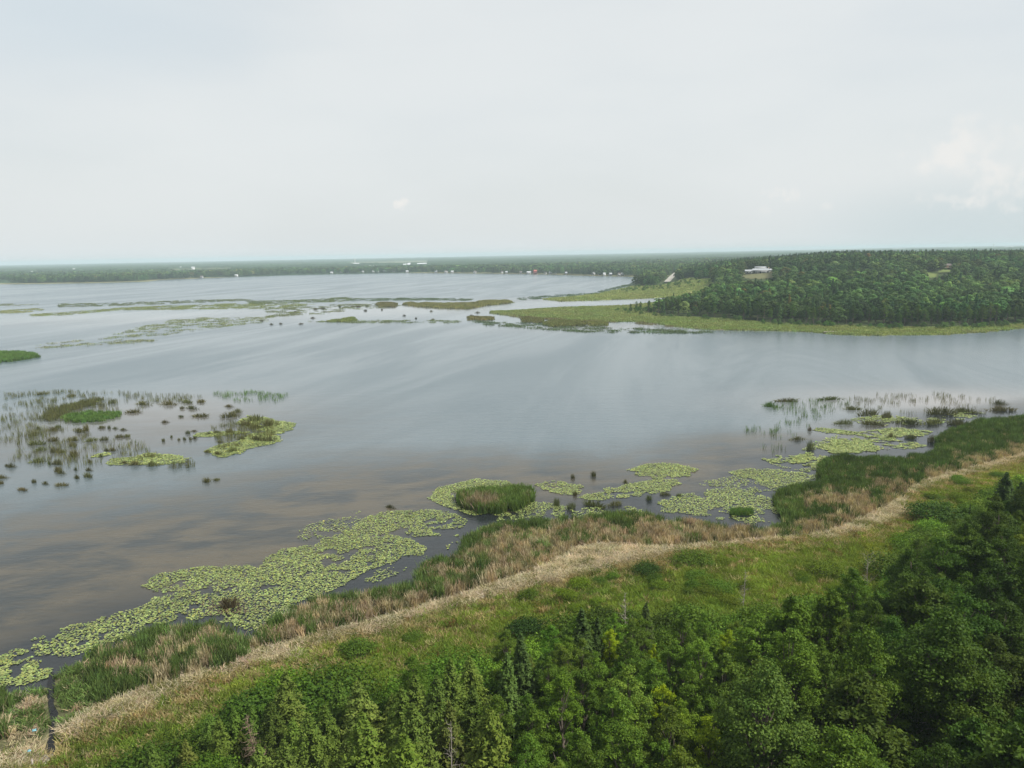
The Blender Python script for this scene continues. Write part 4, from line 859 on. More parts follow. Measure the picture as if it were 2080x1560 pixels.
def bed(name, key, meshes, poly, dens, label, tint, sc=(.8, 1.2), hz=(.7, 1.1), noise=0.0, ns=8, z=-.03):
    pw = ats(poly); x, y = rand_in(pw, dens)
    if noise:
        k = fbm(x, y, ns) > noise; x, y = x[k], y[k]
    n = len(x); s = rng.uniform(*sc, n); h = rng.uniform(*hz, n)
    if n: return scatter(name, key, meshes, np.stack([x, y, 0*x+z], 1), np.stack([s, s, h], 1), jitter_tint(np.array(tint), n, .16), label)
def build_beds():
    bed('marsh_islet', 'cat', CAT, [q1(810, 440), q1(900, 400), q1(1150, 365), (1540*S4, 780+375*S4), q1(1560, 410), q1(1400, 460), q1(1250, 490), q1(1000, 500), q1(830, 480)], 1.6, 'bright green grassy islet in the rush marsh', T_GREEN*1.15, hz=(.35, .55))
    bed('rush_bed', 'thn', THN, [q1(520, 460), q1(640, 330), q1(850, 290), q1(1000, 240), q1(1250, 190), q1(1530, 235), q1(1350, 290), q1(1050, 320), q1(920, 350), q1(820, 430), q1(640, 490)], 2.6, 'long dark rush bed along the top of the marsh', T_OLIVE*1.1, sc=(1, 1.4), hz=(.8, 1.2), noise=.3)
    bed('sparse_rushes', 'thn', THN, [(10, 800), (120, 795), (330, 800), (420, 808), (300, 830), (120, 850), (40, 905), (0, 900)], .5, 'sparse thin rushes fringing the outer marsh', T_OLIVE*1.2, noise=.46)
    bed('sparse_rushes', 'thn', THN, [(40, 850), (130, 840), (160, 880), (300, 905), (330, 930), (150, 950), (20, 940)], .5, 'thin rushes between the dark clumps of the marsh', T_OLIVE*1.3, noise=.50, ns=5)
    bed('sparse_rushes', 'thn', THN, [(430, 870), (500, 850), (560, 858), (590, 868), (560, 885), (500, 905), (440, 915)], 1.3, 'olive rushes growing through the outer marsh pads', T_OLIVE*1.3, noise=.45, ns=6)
    bed('sparse_rushes', 'thn', THN, [(430, 800), (520, 796), (590, 803), (560, 815), (470, 815)], .7, 'faint thin rushes beyond the pad mat of the marsh', T_GREEN*1.1, noise=.42)
    bed('sparse_rushes', 'thn', THN, [(1500, 880), (1560, 830), (1640, 808), (1740, 815), (1660, 850), (1640, 900), (1560, 925)], .35, 'thin scattered rushes in open water off the bay', T_GREEN*.9, noise=.45)
    bed('sparse_rushes', 'thn', THN, [(340, 945), (395, 935), (395, 950), (345, 955)], 1.6, 'thin rushes in front of the pale pad strip', T_OLIVE, noise=.2)
    bed('sparse_rushes', 'thn', THN, [(1700, 805), (1900, 800), (2060, 815), (2000, 845), (1800, 850), (1720, 830)], .25, 'few thin rushes over the pale water outside the bay', T_OLIVE, noise=.45)
    bed('reed_islet', 'cat', CAT, [(-120, 716), (0, 717), (40, 717), (72, 721), (80, 726), (50, 731), (0, 738), (-120, 745)], 1.2, 'green reed islet at the outer edge of the lake', T_GREEN*1.2, hz=(.6, .85))
    far = [([(830, 615), (900, 617), (960, 616), (985, 611), (1030, 611), (1042, 615), (1010, 619), (985, 621), (950, 628), (900, 626), (850, 623), (820, 619)], 'tan and green reed island beyond the peninsula tip', [.135, .135, .058], 1.0),
           ([(762, 616), (790, 615), (806, 618), (800, 624), (775, 624)], 'small reed island beside the long reed island', [.11, .105, .05], 1.0),
           ([(954, 645), (970, 644), (971, 649), (955, 650)], 'squat reed islet at the peninsula tip', [.12, .115, .05], 1.0), ([(972, 646), (998, 645), (999, 650), (974, 651)], 'wider reed islet beside the squat reed islet', [.12, .115, .05], 1.0),
           ([(690, 649), (715, 646), (722, 651), (700, 654), (665, 654)], 'bright green reed islet in the middle of the shallows', [.12, .15, .05], .9),
           ([(1062, 645), (1076, 645), (1076, 656), (1064, 656)], 'first reed islet below the peninsula', [.10, .105, .045], 1), ([(1082, 649), (1100, 649), (1100, 656), (1082, 656)], 'second reed islet below the peninsula', [.10, .105, .045], 1),
           ([(1130, 651), (1190, 654), (1185, 662), (1120, 664), (1100, 658)], 'broad reed islet under the peninsula shore', [.10, .11, .045], 1), ([(1196, 656), (1230, 655), (1230, 662), (1198, 662)], 'oblong reed islet under the peninsula shore', [.11, .12, .045], 1)]
    for poly, lab, t, h in far: bed('reed_islet', 'frd', FRD, poly, .5, lab, np.array(t)*1.25, hz=(.45*h, .9*h), sc=(.7, 1.2), noise=.36, ns=10)
    thin = [([(60, 639), (140, 634), (260, 624), (420, 618), (500, 616), (640, 618), (600, 626), (420, 628), (240, 630), (130, 640), (70, 642)], 'long low olive reed bank across the lake', .22, [.12, .125, .06], .0, .6),
            ([(0, 631), (80, 626), (90, 630), (40, 636), (0, 637)], 'reed bank at the outer end of the long bank', .2, [.14, .135, .07], .0, .6),
            ([(0, 617), (60, 617), (90, 618), (30, 621), (0, 622)], 'thin dark reed line beyond the long bank', .2, [.09, .09, .05], .0, .5),
            ([(120, 617), (230, 616), (330, 612), (480, 607), (520, 610), (300, 619), (200, 622), (120, 624)], 'broken reed patches behind the long bank', .12, [.075, .08, .045], .47, .8),
            ([(500, 612), (620, 609), (700, 604), (740, 606), (700, 612), (620, 616), (520, 620)], 'dark broken reed patches at the end of the long bank', .16, [.075, .085, .045], .42, .8),
            ([(700, 608), (820, 605), (960, 607), (950, 611), (820, 610), (720, 612)], 'dark thin reed line behind the reed island', .2, [.06, .075, .05], .25, .7),
            ([(540, 628), (640, 622), (700, 618), (760, 616), (830, 620), (700, 632), (600, 642), (540, 645)], 'speckled reed patches in the shallows', .12, [.09, .095, .05], .52, .8),
            ([(340, 650), (420, 645), (500, 645), (560, 640), (540, 655), (420, 668), (340, 680), (200, 690), (230, 680)], 'thin scattered reeds near the middle of the lake', .1, [.11, .115, .06], .46, .55),
            ([(60, 700), (150, 692), (300, 690), (330, 694), (200, 702), (90, 708)], 'faint scattered reeds near the green reed islet', .12, [.12, .12, .07], .46, .5),
            ([(620, 653), (760, 650), (900, 651), (980, 654), (900, 656), (700, 656)], 'thin dark reed line along the edge of the shallows', .16, [.085, .095, .055], .40, .7),
            ([(960, 652), (1080, 657), (1230, 664), (1440, 674), (1500, 678), (1380, 678), (1200, 676), (1080, 668), (980, 660)], 'dark thin reeds in the water under the peninsula', .14, [.055, .07, .04], .46, .9),
            ([(1050, 606), (1120, 600), (1200, 596), (1290, 574), (1300, 577), (1210, 599), (1130, 606), (1060, 610)], 'dark reeds along the lakeward edge of the far meadow', .1, [.05, .07, .045], .40, 1),
            ([(1000, 634), (1100, 646), (1240, 654), (1360, 662), (1380, 666), (1300, 656), (1180, 654), (1060, 646)], 'tall brown reed edge of the peninsula', .5, [.10, .085, .05], .2, 1.1)]
    for poly, lab, dn, t, nz, h in thin: bed('thin_reeds', 'fth', FTH, poly, dn*1.1, lab, np.array(t)*np.array([1.45, 1.6, 1.5]), hz=(.32*h, .7*h), sc=(.6, 1.3), noise=max(nz, .45), ns=7)
    # grass and sedge of the far meadows
    x, y = rand_in(np.vstack([A_STRIP]), .30); k = (land(x, y) > .5) & (y > 300); x, y = x[k], y[k]; n = len(x); q = fbm(x, y, 18)[:, None]
    scatter('peninsula_sedge', 'frd', FRD, np.stack([x, y, height(x, y)-.4], 1), np.stack([np.full(n, 1.3)]*2+[rng.uniform(.38, .62, n)], 1), jitter_tint(np.array([.15, .215, .075])*(1-q)+np.array([.20, .21, .10])*q, n, .15), 'pale green sedge covering the low peninsula')
    x, y = rand_in(np.vstack([B_MEAD]), .16); k = (land(x, y) > .5) & (y > 300); x, y = x[k], y[k]; n = len(x); q = fbm(x, y, 22)[:, None]
    scatter('far_meadow_sedge', 'frd', FRD, np.stack([x, y, height(x, y)-.4], 1), np.stack([np.full(n, 1.6)]*2+[rng.uniform(.38, .62, n)], 1), jitter_tint(np.array([.17, .23, .085])*(1-q)+np.array([.21, .225, .10])*q, n, .15), 'pale green sedge meadow across the channel')
    dots = [(821, 640), (876, 631), (958, 640), (880, 648), (655, 626), (640, 627), (716, 622), (728, 622), (745, 621), (776, 628), (742, 630), (600, 633), (636, 645), (570, 657), (612, 657), (552, 658), (532, 651), (970, 634), (845, 646), (690, 622)]
    for i, (a, b) in enumerate(dots):
        rush(a, b, random.uniform(6, 11), 4, [.115, .11, .07], 'single dark reed tussock in the shallows, %s counting from the far-shore boats end' % ORD[i] if False else '', 'reed tussocks in the shallows', 'reed_tussock')
    items = [(o, 'dark reed tussock', *[v for v in proj(o.location.x, o.location.y, 0)]) for o in COL.objects if o.name.startswith('reed_tussock')]
    items = [(o, ph, float(a), -float(b)) for o, ph, a, b in items]
    name_by_landmark(items, [(930, -620, 'long reed island'), (975, -643, 'squat reed islet'), (700, -650, 'bright green reed islet'), (785, -620, 'small reed island'), (560, -650, 'scattered mid-lake reeds')], lambda dx, dy: ('far-shore side' if dy > 0 else 'near-shore side') if abs(dy)*3 > abs(dx) else ('outer side' if dx < 0 else 'hill side'))
build_beds()

# ------------------------------------------------------------------ the far woods
def lowtree(seed, H, R, n, kind):
    r = np.random.default_rng(seed); P = []; Nn = []
    if kind == 'b':
        nl = 9
        for i in range(nl):
            zt = (i+.5)/nl; a = i*2.4; q = R*.62*math.sqrt(max(.05, 1-((zt-.35)/.7)**2)); c = np.array([q*math.cos(a), q*math.sin(a), H*(.22+.66*zt)]); rl = R*r.uniform(.38, .52); m = n//nl
            d = r.normal(0, 1, (m, 3)); d /= np.linalg.norm(d, axis=1, keepdims=True); d[:, 2] = np.where(d[:, 2] < -.3, -d[:, 2], d[:, 2])
            P.append(c+d*rl*np.array([1, 1, .8])); Nn.append(d+r.normal(0, .35, (m, 3)))
        s = .46
    else:
        t = r.random(n)**.8; z = H*(.1+.9*t); q = R*(1-t)*r.uniform(.5, 1.05, n)+.1; a = r.uniform(0, 6.283, n)
        P.append(np.stack([q*np.cos(a), q*np.sin(a), z], 1)); Nn.append(np.stack([np.cos(a), np.sin(a), 0*a+.7], 1)+r.normal(0, .35, (n, 3))); s = .44
    P = np.vstack(P); Nn = np.vstack(Nn); V, Fq = leafcloud(P, Nn, s*r.uniform(.7, 1.25, len(P)), .8, r)
    return mesh_np('far_tree', V, Fq, {'v': np.repeat(np.clip(r.normal(.5, .25, len(P)), 0, 1), 4)}, M_fleaf)
FT = [lowtree(301, 12, 3.4, 520, 'b'), lowtree(302, 12, 3.8, 540, 'b'), lowtree(303, 12, 3.1, 500, 'b'), lowtree(304, 12, 4.1, 580, 'b'), lowtree(305, 14, 2.5, 300, 'c'), lowtree(306, 15, 2.8, 320, 'c')]
def in_px(px, py, poly): return inpoly(px, py, np.array(poly))
FIELDS = [(-.43, -.355, 2150, 2900), (-.46, -.44, 2000, 2150), (-.70, -.60, 2900, 3300), (-.20, -.12, 3500, 5200), (-.145, -.105, 3400, 5400), (-.55, -.47, 3300, 3600), (.12, .2, 3000, 3250), (.36, .47, 6000, 8600), (.56, .66, 5200, 7600), (-.3, -.25, 4000, 4300), (-.05, .02, 5500, 6200)]
def in_field(x, y):
    u = x/np.maximum(y, 1); r = np.zeros(np.shape(x), bool)
    for a, b, c, d in FIELDS: r |= (u > a) & (u < b) & (y > c) & (y < d)
    return r
def build_far_wood():
    X = []; Y = []
    def jgrid(x0, x1, y0, y1, s):
        gx, gy = np.meshgrid(np.arange(x0, x1, s), np.arange(y0, y1, s)); gx = gx.ravel()+rng.uniform(-.45, .45, gx.size)*s; gy = gy.ravel()+rng.uniform(-.45, .45, gy.size)*s
        u = gx/gy; k = (u > -.8) & (u < .85); X.append(gx[k]); Y.append(gy[k])
    jgrid(40, 1000, 395, 1150, 6.0); jgrid(-1000, 1300, 1150, 1700, 8.0); jgrid(-1700, 1900, 1700, 2400, 13)
    x = np.concatenate(X); y = np.concatenate(Y); s = land(x, y)
    k = (s > 4) & ~inpoly(x, y, A_STRIP) & ~inpoly(x, y, B_MEAD) & ~in_field(x, y) & ~(inpoly(x, y, near_poly)); x, y, s = x[k], y[k], s[k]
    px, py = proj(x, y, height(x, y)); k = ~((y > 1250) & (s < np.interp(px, [-500, 250, 340, 420, 3000], [26, 30, 8, 10, 8]))); x, y, s, px, py = x[k], y[k], s[k], px[k], py[k]
    rd = dist_line(x, y, road_w); k = rd > 9
    z = height(x, y); n = len(x)
    hgt = rng.uniform(8.5, 13.5, n)*np.where(y > 1250, 1.05, 1)*np.where((px < 1430) & (y < 900), .72, 1)
    for poly, grow in ((LAWN_PX, 1), (CLEAR_PX, 1), ([(1355, 574), (1361, 566), (1367, 556), (1377, 554), (1374, 562), (1368, 574)], 1)):
        for f in (0, .35, .7, 1.0):
            a, b = proj(x, y, z+hgt*f); k &= ~in_px(a, b, poly)
    # the two hill houses stay in sight
    HOUSE_W = [hit(1543, 555.2), hit(1918, 547)]
    for hi, poly in enumerate(([(1517, 540), (1572, 540), (1572, 560), (1517, 562)], [(1897, 534), (1938, 534), (1938, 556), (1897, 556)])):
        a, b = proj(x, y, z+hgt*.9); near = np.hypot(x, y) < np.hypot(*HOUSE_W[hi])+9; k &= ~(in_px(a, b, poly) & near)
    # leave room for the marked edge trees
    for (ex, ey) in EDGE_W: k &= (x-ex)**2+(y-ey)**2 > 4.2**2
    x, y, z, hgt = x[k], y[k], z[k], hgt[k]; n = len(x); px, py = proj(x, y, z)
    pc = .10+.6*np.exp(-((px-1640)/170)**2-((py-528)/16)**2)+.2*(fbm(x, y, 70) > .58)
    con = rng.random(n) < pc; idx = np.where(con, rng.integers(4, 6, n), rng.integers(0, 4, n))
    tn = np.ones((n, 3))*np.exp(rng.normal(0, .36, (n, 1)))*(1+rng.normal(0, .07, (n, 3)))
    tn *= (.45+1.15*fbm(x, y, 38, 3)[:, None]); tn *= 1+(fbm(x+500, y, 60, 3)[:, None]-.5)*np.array([.9, .25, .3]); tn *= (1.04, .92, 1.15); tn[con] *= (.72, .8, .95)
    pale = rng.random(n) < .12; tn[pale] *= (1.6, 1.4, 1.3); br = rng.random(n) < .015; tn[br] *= (1.9, 1.05, 1.0)
    sc = hgt/12*np.where(con, .92, 1); wd = sc*rng.uniform(.75, 1.5, n)*np.where(y > 1700, 1.55, np.where(y > 1150, 1.15, 1))
    scatter('far_wood', 'ft', FT, np.stack([x, y, z-.3], 1), np.stack([wd, wd, sc], 1), tn, 'dense mixed wood covering the hill and the far lake shore', idx=idx, tilt=.04)
    print('far trees', n)
    # scrub on the far meadows
    sx, sy = rand_in(np.vstack([B_MEAD, B_MEAD[:1]]), .008); s2 = land(sx, sy); a, b = proj(sx, sy, 0*sx); k2 = (s2 > 8) & (b < 596) & (sy > 500); sx, sy = sx[k2], sy[k2]
    tx, ty = rand_in(A_STRIP, .05); dA = np.min([np.hypot(tx-e[0], ty-e[1]) for e in EDGE_W], 0); s2 = land(tx, ty); k2 = (s2 > 6) & (dA < 12) & (ty > 300); tx, ty = tx[k2], ty[k2]
    sx = np.concatenate([sx, tx]); sy = np.concatenate([sy, ty]); n = len(sx); h = rng.uniform(.14, .3, n)
    scatter('willow_scrub', 'ft', FT, np.stack([sx, sy, height(sx, sy)-.3], 1), np.stack([h*1.5, h*1.5, h], 1), jitter_tint(np.array([1.25, 1.25, 1.1]), n, .2), 'low willow scrub along the wood edge of the far meadows', idx=rng.integers(0, 4, n))
    # canopy beyond, to the horizon
    x, y, Fq = polar(250, 620, 1900, 13300, math.radians(44)); s = land(x, y); u = x/y
    fld = in_field(x, y); n1 = fbm(x, y, 60, 2); big = fbm(x, y, 900, 3)
    hz = np.where(fld, -1.5, 7.5+5*n1+rng.normal(0, 1.3, len(x))+5*(big-.4)*sstep(2500, 5000, y)); hz *= sstep(1900, 2150, np.hypot(x, y))*1.0
    z = height(x, y)+np.where(fld, .4, hz)
    c = np.ones((len(x), 4)); c[:, :3] = np.array([.022, .044, .016])*np.exp(rng.normal(0, .25, (len(x), 1)))*(.75+.6*fbm(x, y, 300, 3)[:, None]); c[fld, :3] = (.10, .11, .055)
    me = mesh_np('distant_forest', np.stack([x, y, z], 1), Fq, {'cover': c}, None, False)
    m, nt, out = new_mat('distant canopy'); a = N(nt, 'ShaderNodeAttribute', attribute_name='cover'); p = N(nt, 'ShaderNodeBsdfPrincipled'); p.inputs['Roughness'].default_value = .9; p.inputs['Specular IOR Level'].default_value = .1
    nt.links.new(a.outputs['Color'], p.inputs['Base Color']); nt.links.new(p.outputs[0], out.inputs[0]); me.materials.append(m)
    link('distant_forest', me, kind='stuff', label='flat wooded country with pale fields fading to the horizon')
road_w = ats([(1349, 580), (1352, 577), (1358, 571.5), (1365, 565), (1371, 559.5), (1374.5, 556.5)], 2.5)
# the trees at the very edge of the far wood, one by one
EDGE_PX = [(1281, 632, 4.5), (1293, 632, 6), (1301, 634, 6.5), (1318, 636, 8), (1328, 637, 5)]
ex = 1338
while ex < 2090:
    yb = np.interp(ex, [1270, 1290, 1340, 1400, 1480, 1560, 1640, 1720, 1800, 1900, 1980, 2080], [630, 633, 640, 643, 648, 655, 659, 660, 664, 664, 661, 654]); EDGE_PX.append((ex, yb-random.uniform(0, 3), random.uniform(7.0, 11))); ex += random.uniform(11, 17)
EDGE_W = []
for a, b, h in EDGE_PX:
    p = at(a, b, .8); EDGE_W.append((p[0], p[1]))
def build_edge_trees():
    for i, ((a, b, h), (x, y)) in enumerate(zip(EDGE_PX, EDGE_W)):
        kind = 'leafy' if i % 3 else 'maple'
        t = jit((.82, .92, .78) if random.random() < .7 else (.62, .75, .66), .12)
        num = ['first', 'second', 'third', 'fourth', 'fifth', 'sixth', 'seventh', 'eighth', 'ninth', 'tenth', 'eleventh', 'twelfth', 'thirteenth', 'fourteenth', 'fifteenth', 'sixteenth', 'seventeenth', 'eighteenth', 'nineteenth', 'twentieth']
        tens = {1: 'twentieth', 2: 'twenty', 3: 'thirty', 4: 'forty', 5: 'fifty', 6: 'sixty'}
        k = i+1
        word = num[i] if k <= 20 else (tens[k//10]+'-'+num[k % 10-1] if k % 10 else {30: 'thirtieth', 40: 'fortieth', 50: 'fiftieth', 60: 'sixtieth'}[k])
        plant(kind, x, y, h, t, 'green tree fronting the far wood, %s along from the peninsula tip' % word, 'trees along the front of the far wood', None, random.uniform(.95, 1.25) if kind == 'leafy' else .85, 'woodside_tree')
build_edge_trees()
build_far_wood()

# ------------------------------------------------------------------ road, houses, far buildings
M_wall = solid_mat('white siding', (.50, .51, .51), (.58, .59, .59), 1, .6); M_grey = solid_mat('grey siding', (.20, .21, .215), (.27, .28, .285), 1, .7)
M_roof = solid_mat('pale metal roof', (.27, .29, .31), (.34, .36, .385), 1, .5, .3); M_droof = solid_mat('dark shingle roof', (.10, .09, .085), (.17, .15, .14), 2, .9, .1)
M_wroof = solid_mat('white roof', (.40, .42, .44), (.47, .49, .51), 1, .5); M_red = solid_mat('red barn paint', (.26, .07, .055), (.33, .10, .08), 1, .7); M_brown = solid_mat('brown timber siding', (.13, .08, .05), (.2, .12, .075), 1, .8, .1)
M_glass = solid_mat('window glass', (.02, .025, .03), (.04, .045, .05), 1, .08, .6); M_tan = solid_mat('tan siding', (.42, .33, .23), (.5, .4, .3), 1, .7); M_blue = solid_mat('pale blue plastic', (.10, .24, .28), (.14, .30, .34), 3, .5)
M_road = solid_mat('pale worn asphalt', (.24, .23, .205), (.30, .285, .255), .3, .85, .2)
def build_road():
    pts = [at(1354.5, 575, 2.5), at(1358, 571.5, 2.5), at(1365, 565, 2.5), at(1371, 559.5, 2.5), at(1374.5, 556.6, 2.5)]
    e = pts[-1]; pts += [e+np.array([-14, 60]), e+np.array([-60, 130]), e+np.array([-140, 190])]
    P = np.array(pts); t = np.gradient(P, axis=0); t /= np.linalg.norm(t, axis=1, keepdims=True); nrm = np.stack([t[:, 1], -t[:, 0]], 1)
    fine = np.linspace(0, len(P)-1, 60); Pf = np.stack([np.interp(fine, range(len(P)), P[:, i]) for i in (0, 1)], 1); Nf = np.stack([np.interp(fine, range(len(P)), nrm[:, i]) for i in (0, 1)], 1)
    zz = np.maximum.reduce([height(Pf[:, 0]+Nf[:, 0]*k, Pf[:, 1]+Nf[:, 1]*k) for k in (-5.2, 0, 5.2)])+.45
    V = np.concatenate([np.column_stack([Pf+Nf*3.7, zz]), np.column_stack([Pf-Nf*3.7, zz])]); k = len(Pf)
    link('road', mesh_np('road', V, np.array([[i, i+1, k+i+1, k+i] for i in range(k-1)]), None, M_road), kind='structure', label='pale road climbing past the wood beyond the far meadow')
build_road()
def gable(mb_w, mb_r, x0, x1, y0, y1, z0, h, rise, over=.5, hip=0.0):
    """walls in mb_w and a pitched roof with its ridge along x in mb_r"""
    mb_w.box(x0, x1, y0, y1, z0, z0+h); ym = (y0+y1)/2; a, b = x0-over, x1+over; c, d = y0-over, y1+over; zt = z0+h+.02; zr = zt+rise
    if not hip: mb_w.add([(x0, y0, zt), (x0, y1, zt), (x0, ym, zr-.1), (x1, y0, zt), (x1, y1, zt), (x1, ym, zr-.1)], [(0, 2, 1), (3, 4, 5)])
    V = [(a, c, zt), (b, c, zt), (b-hip, ym, zr), (a+hip, ym, zr), (a, d, zt), (b, d, zt)]; V += [(v[0], v[1], v[2]+.22) for v in V]
    mb_r.add(V, [(6, 7, 8, 9), (9, 8, 11, 10), (0, 3, 2, 1), (3, 4, 5, 2), (0, 1, 7, 6), (5, 4, 10, 11)])
    mb_r.add(V, [(0, 6, 9), (0, 9, 3), (3, 9, 10), (3, 10, 4), (1, 2, 8), (1, 8, 7), (2, 5, 11), (2, 11, 8)])
def window(parent, x, y, z, w, h, frame=None):
    fr = MB(); fr.box(x-w/2-.1, x+w/2+.1, y-.09, y-.02, z-h/2-.1, z+h/2+.1); o = link('window', fr.mesh('window', M_wall), parent)
    g = MB(); g.box(x-w/2, x+w/2, y-.14, y-.091, z-h/2, z+h/2); link('pane', g.mesh('pane', M_glass), o)
def build_hill_houses():
    p = hit(1543, 555.2); z = float(height(p[:1], p[1:])[0]); e = bpy.data.objects.new('hill_house', None); COL.objects.link(e); e.location = (p[0], p[1], z-.3); e.rotation_euler = (0, 0, math.radians(-12))
    w = MB(); r = MB(); gable(w, r, -7.5, 9.5, -4, 5, 0, 3.4, 1.5, .7, 1.5); link('wall', w.mesh('wall', M_grey), e); link('roof', r.mesh('roof', M_roof), e)
    w = MB(); r = MB(); gable(w, r, -14, -7.6, -5.5, 2, 0, 2.7, 1.2, .6); link('wing', w.mesh('wing', M_grey), e); link('wing_roof', r.mesh('wing_roof', M_roof), e)
    w = MB(); r = MB(); gable(w, r, -4.5, 6.5, 1, 4.4, 4.9, 1.4, .5, .5, .8); link('upper_storey', w.mesh('upper_storey', M_wall), e); link('upper_roof', r.mesh('upper_roof', M_roof), e)
    pr = MB(); pr.box(-2.5, 5.5, -6.5, -4.01, 2.4, 2.62); link('porch_roof', pr.mesh('porch_roof', M_roof), e)
    for x in (-2.3, 1.5, 5.3): m = MB(); m.box(x-.12, x+.12, -6.4, -6.15, 0, 2.39); link('porch_post', m.mesh('porch_post', M_wall), e)
    for x in (-5.5, 7.5): window(e, x, -4, 1.8, 1.8, 1.4)
    for x in (-12.2, -9.6): window(e, x, -5.5, 1.5, 1.3, 1.2)
    d = MB(); d.box(0, 1.1, -4.12, -4.02, .2, 2.3); link('door', d.mesh('door', M_glass), e)
    ch = MB(); ch.box(8.2, 9.0, -.4, .4, 4.3, 6.4); link('chimney', ch.mesh('chimney', M_tan), e)
    e['label'] = 'long grey house with pale metal roofs on a hillside lawn'; e['category'] = 'house'
    # lawn
    def patch(name, px, mat, lab, lift=.25):
        P = [hit(a, b) for a, b in px]; P = np.array(P); lo, hi = P.min(0), P.max(0); nx = 26; gx, gy = np.meshgrid(np.linspace(lo[0], hi[0], nx), np.linspace(lo[1], hi[1], nx)); k = inpoly(gx, gy, P); zz = height(gx.ravel(), gy.ravel())+lift
        i, j = np.meshgrid(range(nx-1), range(nx-1), indexing='ij'); q = (i*nx+j).ravel(); kk = k.ravel(); Fq = np.stack([q, q+1, q+nx+1, q+nx], 1); Fq = Fq[kk[Fq].sum(1) >= 2]
        link(name, mesh_np(name, np.stack([gx.ravel(), gy.ravel(), zz], 1), Fq, None, mat), kind='structure', label=lab)
    patch('lawn', LAWN_PX, solid_mat('dry lawn', (.085, .092, .040), (.115, .11, .055), .2, .9, .1), 'dry mown lawn sloping below the long grey house')
    patch('clearing', CLEAR_PX, solid_mat('green clearing', (.085, .125, .032), (.115, .14, .045), .2, .9, .1), 'green clearing in the hill wood below the brown house')
    p = hit(1918, 547); z = float(height(p[:1], p[1:])[0]); e = bpy.data.objects.new('hill_house', None); COL.objects.link(e); e.location = (p[0], p[1], z-.2); e.rotation_euler = (0, 0, math.radians(-25))
    w = MB(); r = MB(); gable(w, r, -8, 8, -3.5, 4, 0, 3.6, 1.6, .8); link('wall', w.mesh('wall', M_brown), e); link('roof', r.mesh('roof', M_droof), e)
    dk = MB(); dk.box(-5, 6, -6, -3.51, 1.9, 2.1); link('deck', dk.mesh('deck', M_tan), e)
    for x in (-4, 0, 4): window(e, x, -3.5, 2.7, 1.6, 1.0)
    e['label'] = 'brown timber house with dark roof above the hill clearing'; e['category'] = 'house'
    for px, py, wd, lab, mr in ((1471, 568.5, 6, 'small white-roofed shed half hidden below the long grey house', M_wroof), (1625, 548.5, 4, 'white shed among hill trees beside the grey house lawn', M_wroof), (1669, 550.5, 4, 'small pale shed deeper in the hill trees', M_wroof), (1566, 549.5, 6, 'white garage at the end of the long grey house', M_wroof)):
        p = hit(px, py+2); z = float(height(p[:1], p[1:])[0]); D = np.hypot(*p); up = 0 if px == 1566 else 0
        e = bpy.data.objects.new('shed', None); COL.objects.link(e); e.location = (p[0], p[1], z-.2+up); e.rotation_euler = (0, 0, .2); s = wd*D/F/6.0*1.5; e.scale = (s, s, s)
        w = MB(); r = MB(); gable(w, r, -2.6, 2.6, -1.8, 1.8, 0, 2.5, 1.0, .35); link('wall', w.mesh('wall', M_wall), e); link('roof', r.mesh('roof', mr), e); m = MB(); m.box(-.6, .6, -1.9, -1.81, .1, 2.0); link('door', m.mesh('door', M_grey), e)
        e['label'] = lab; e['category'] = 'shed'
build_hill_houses()
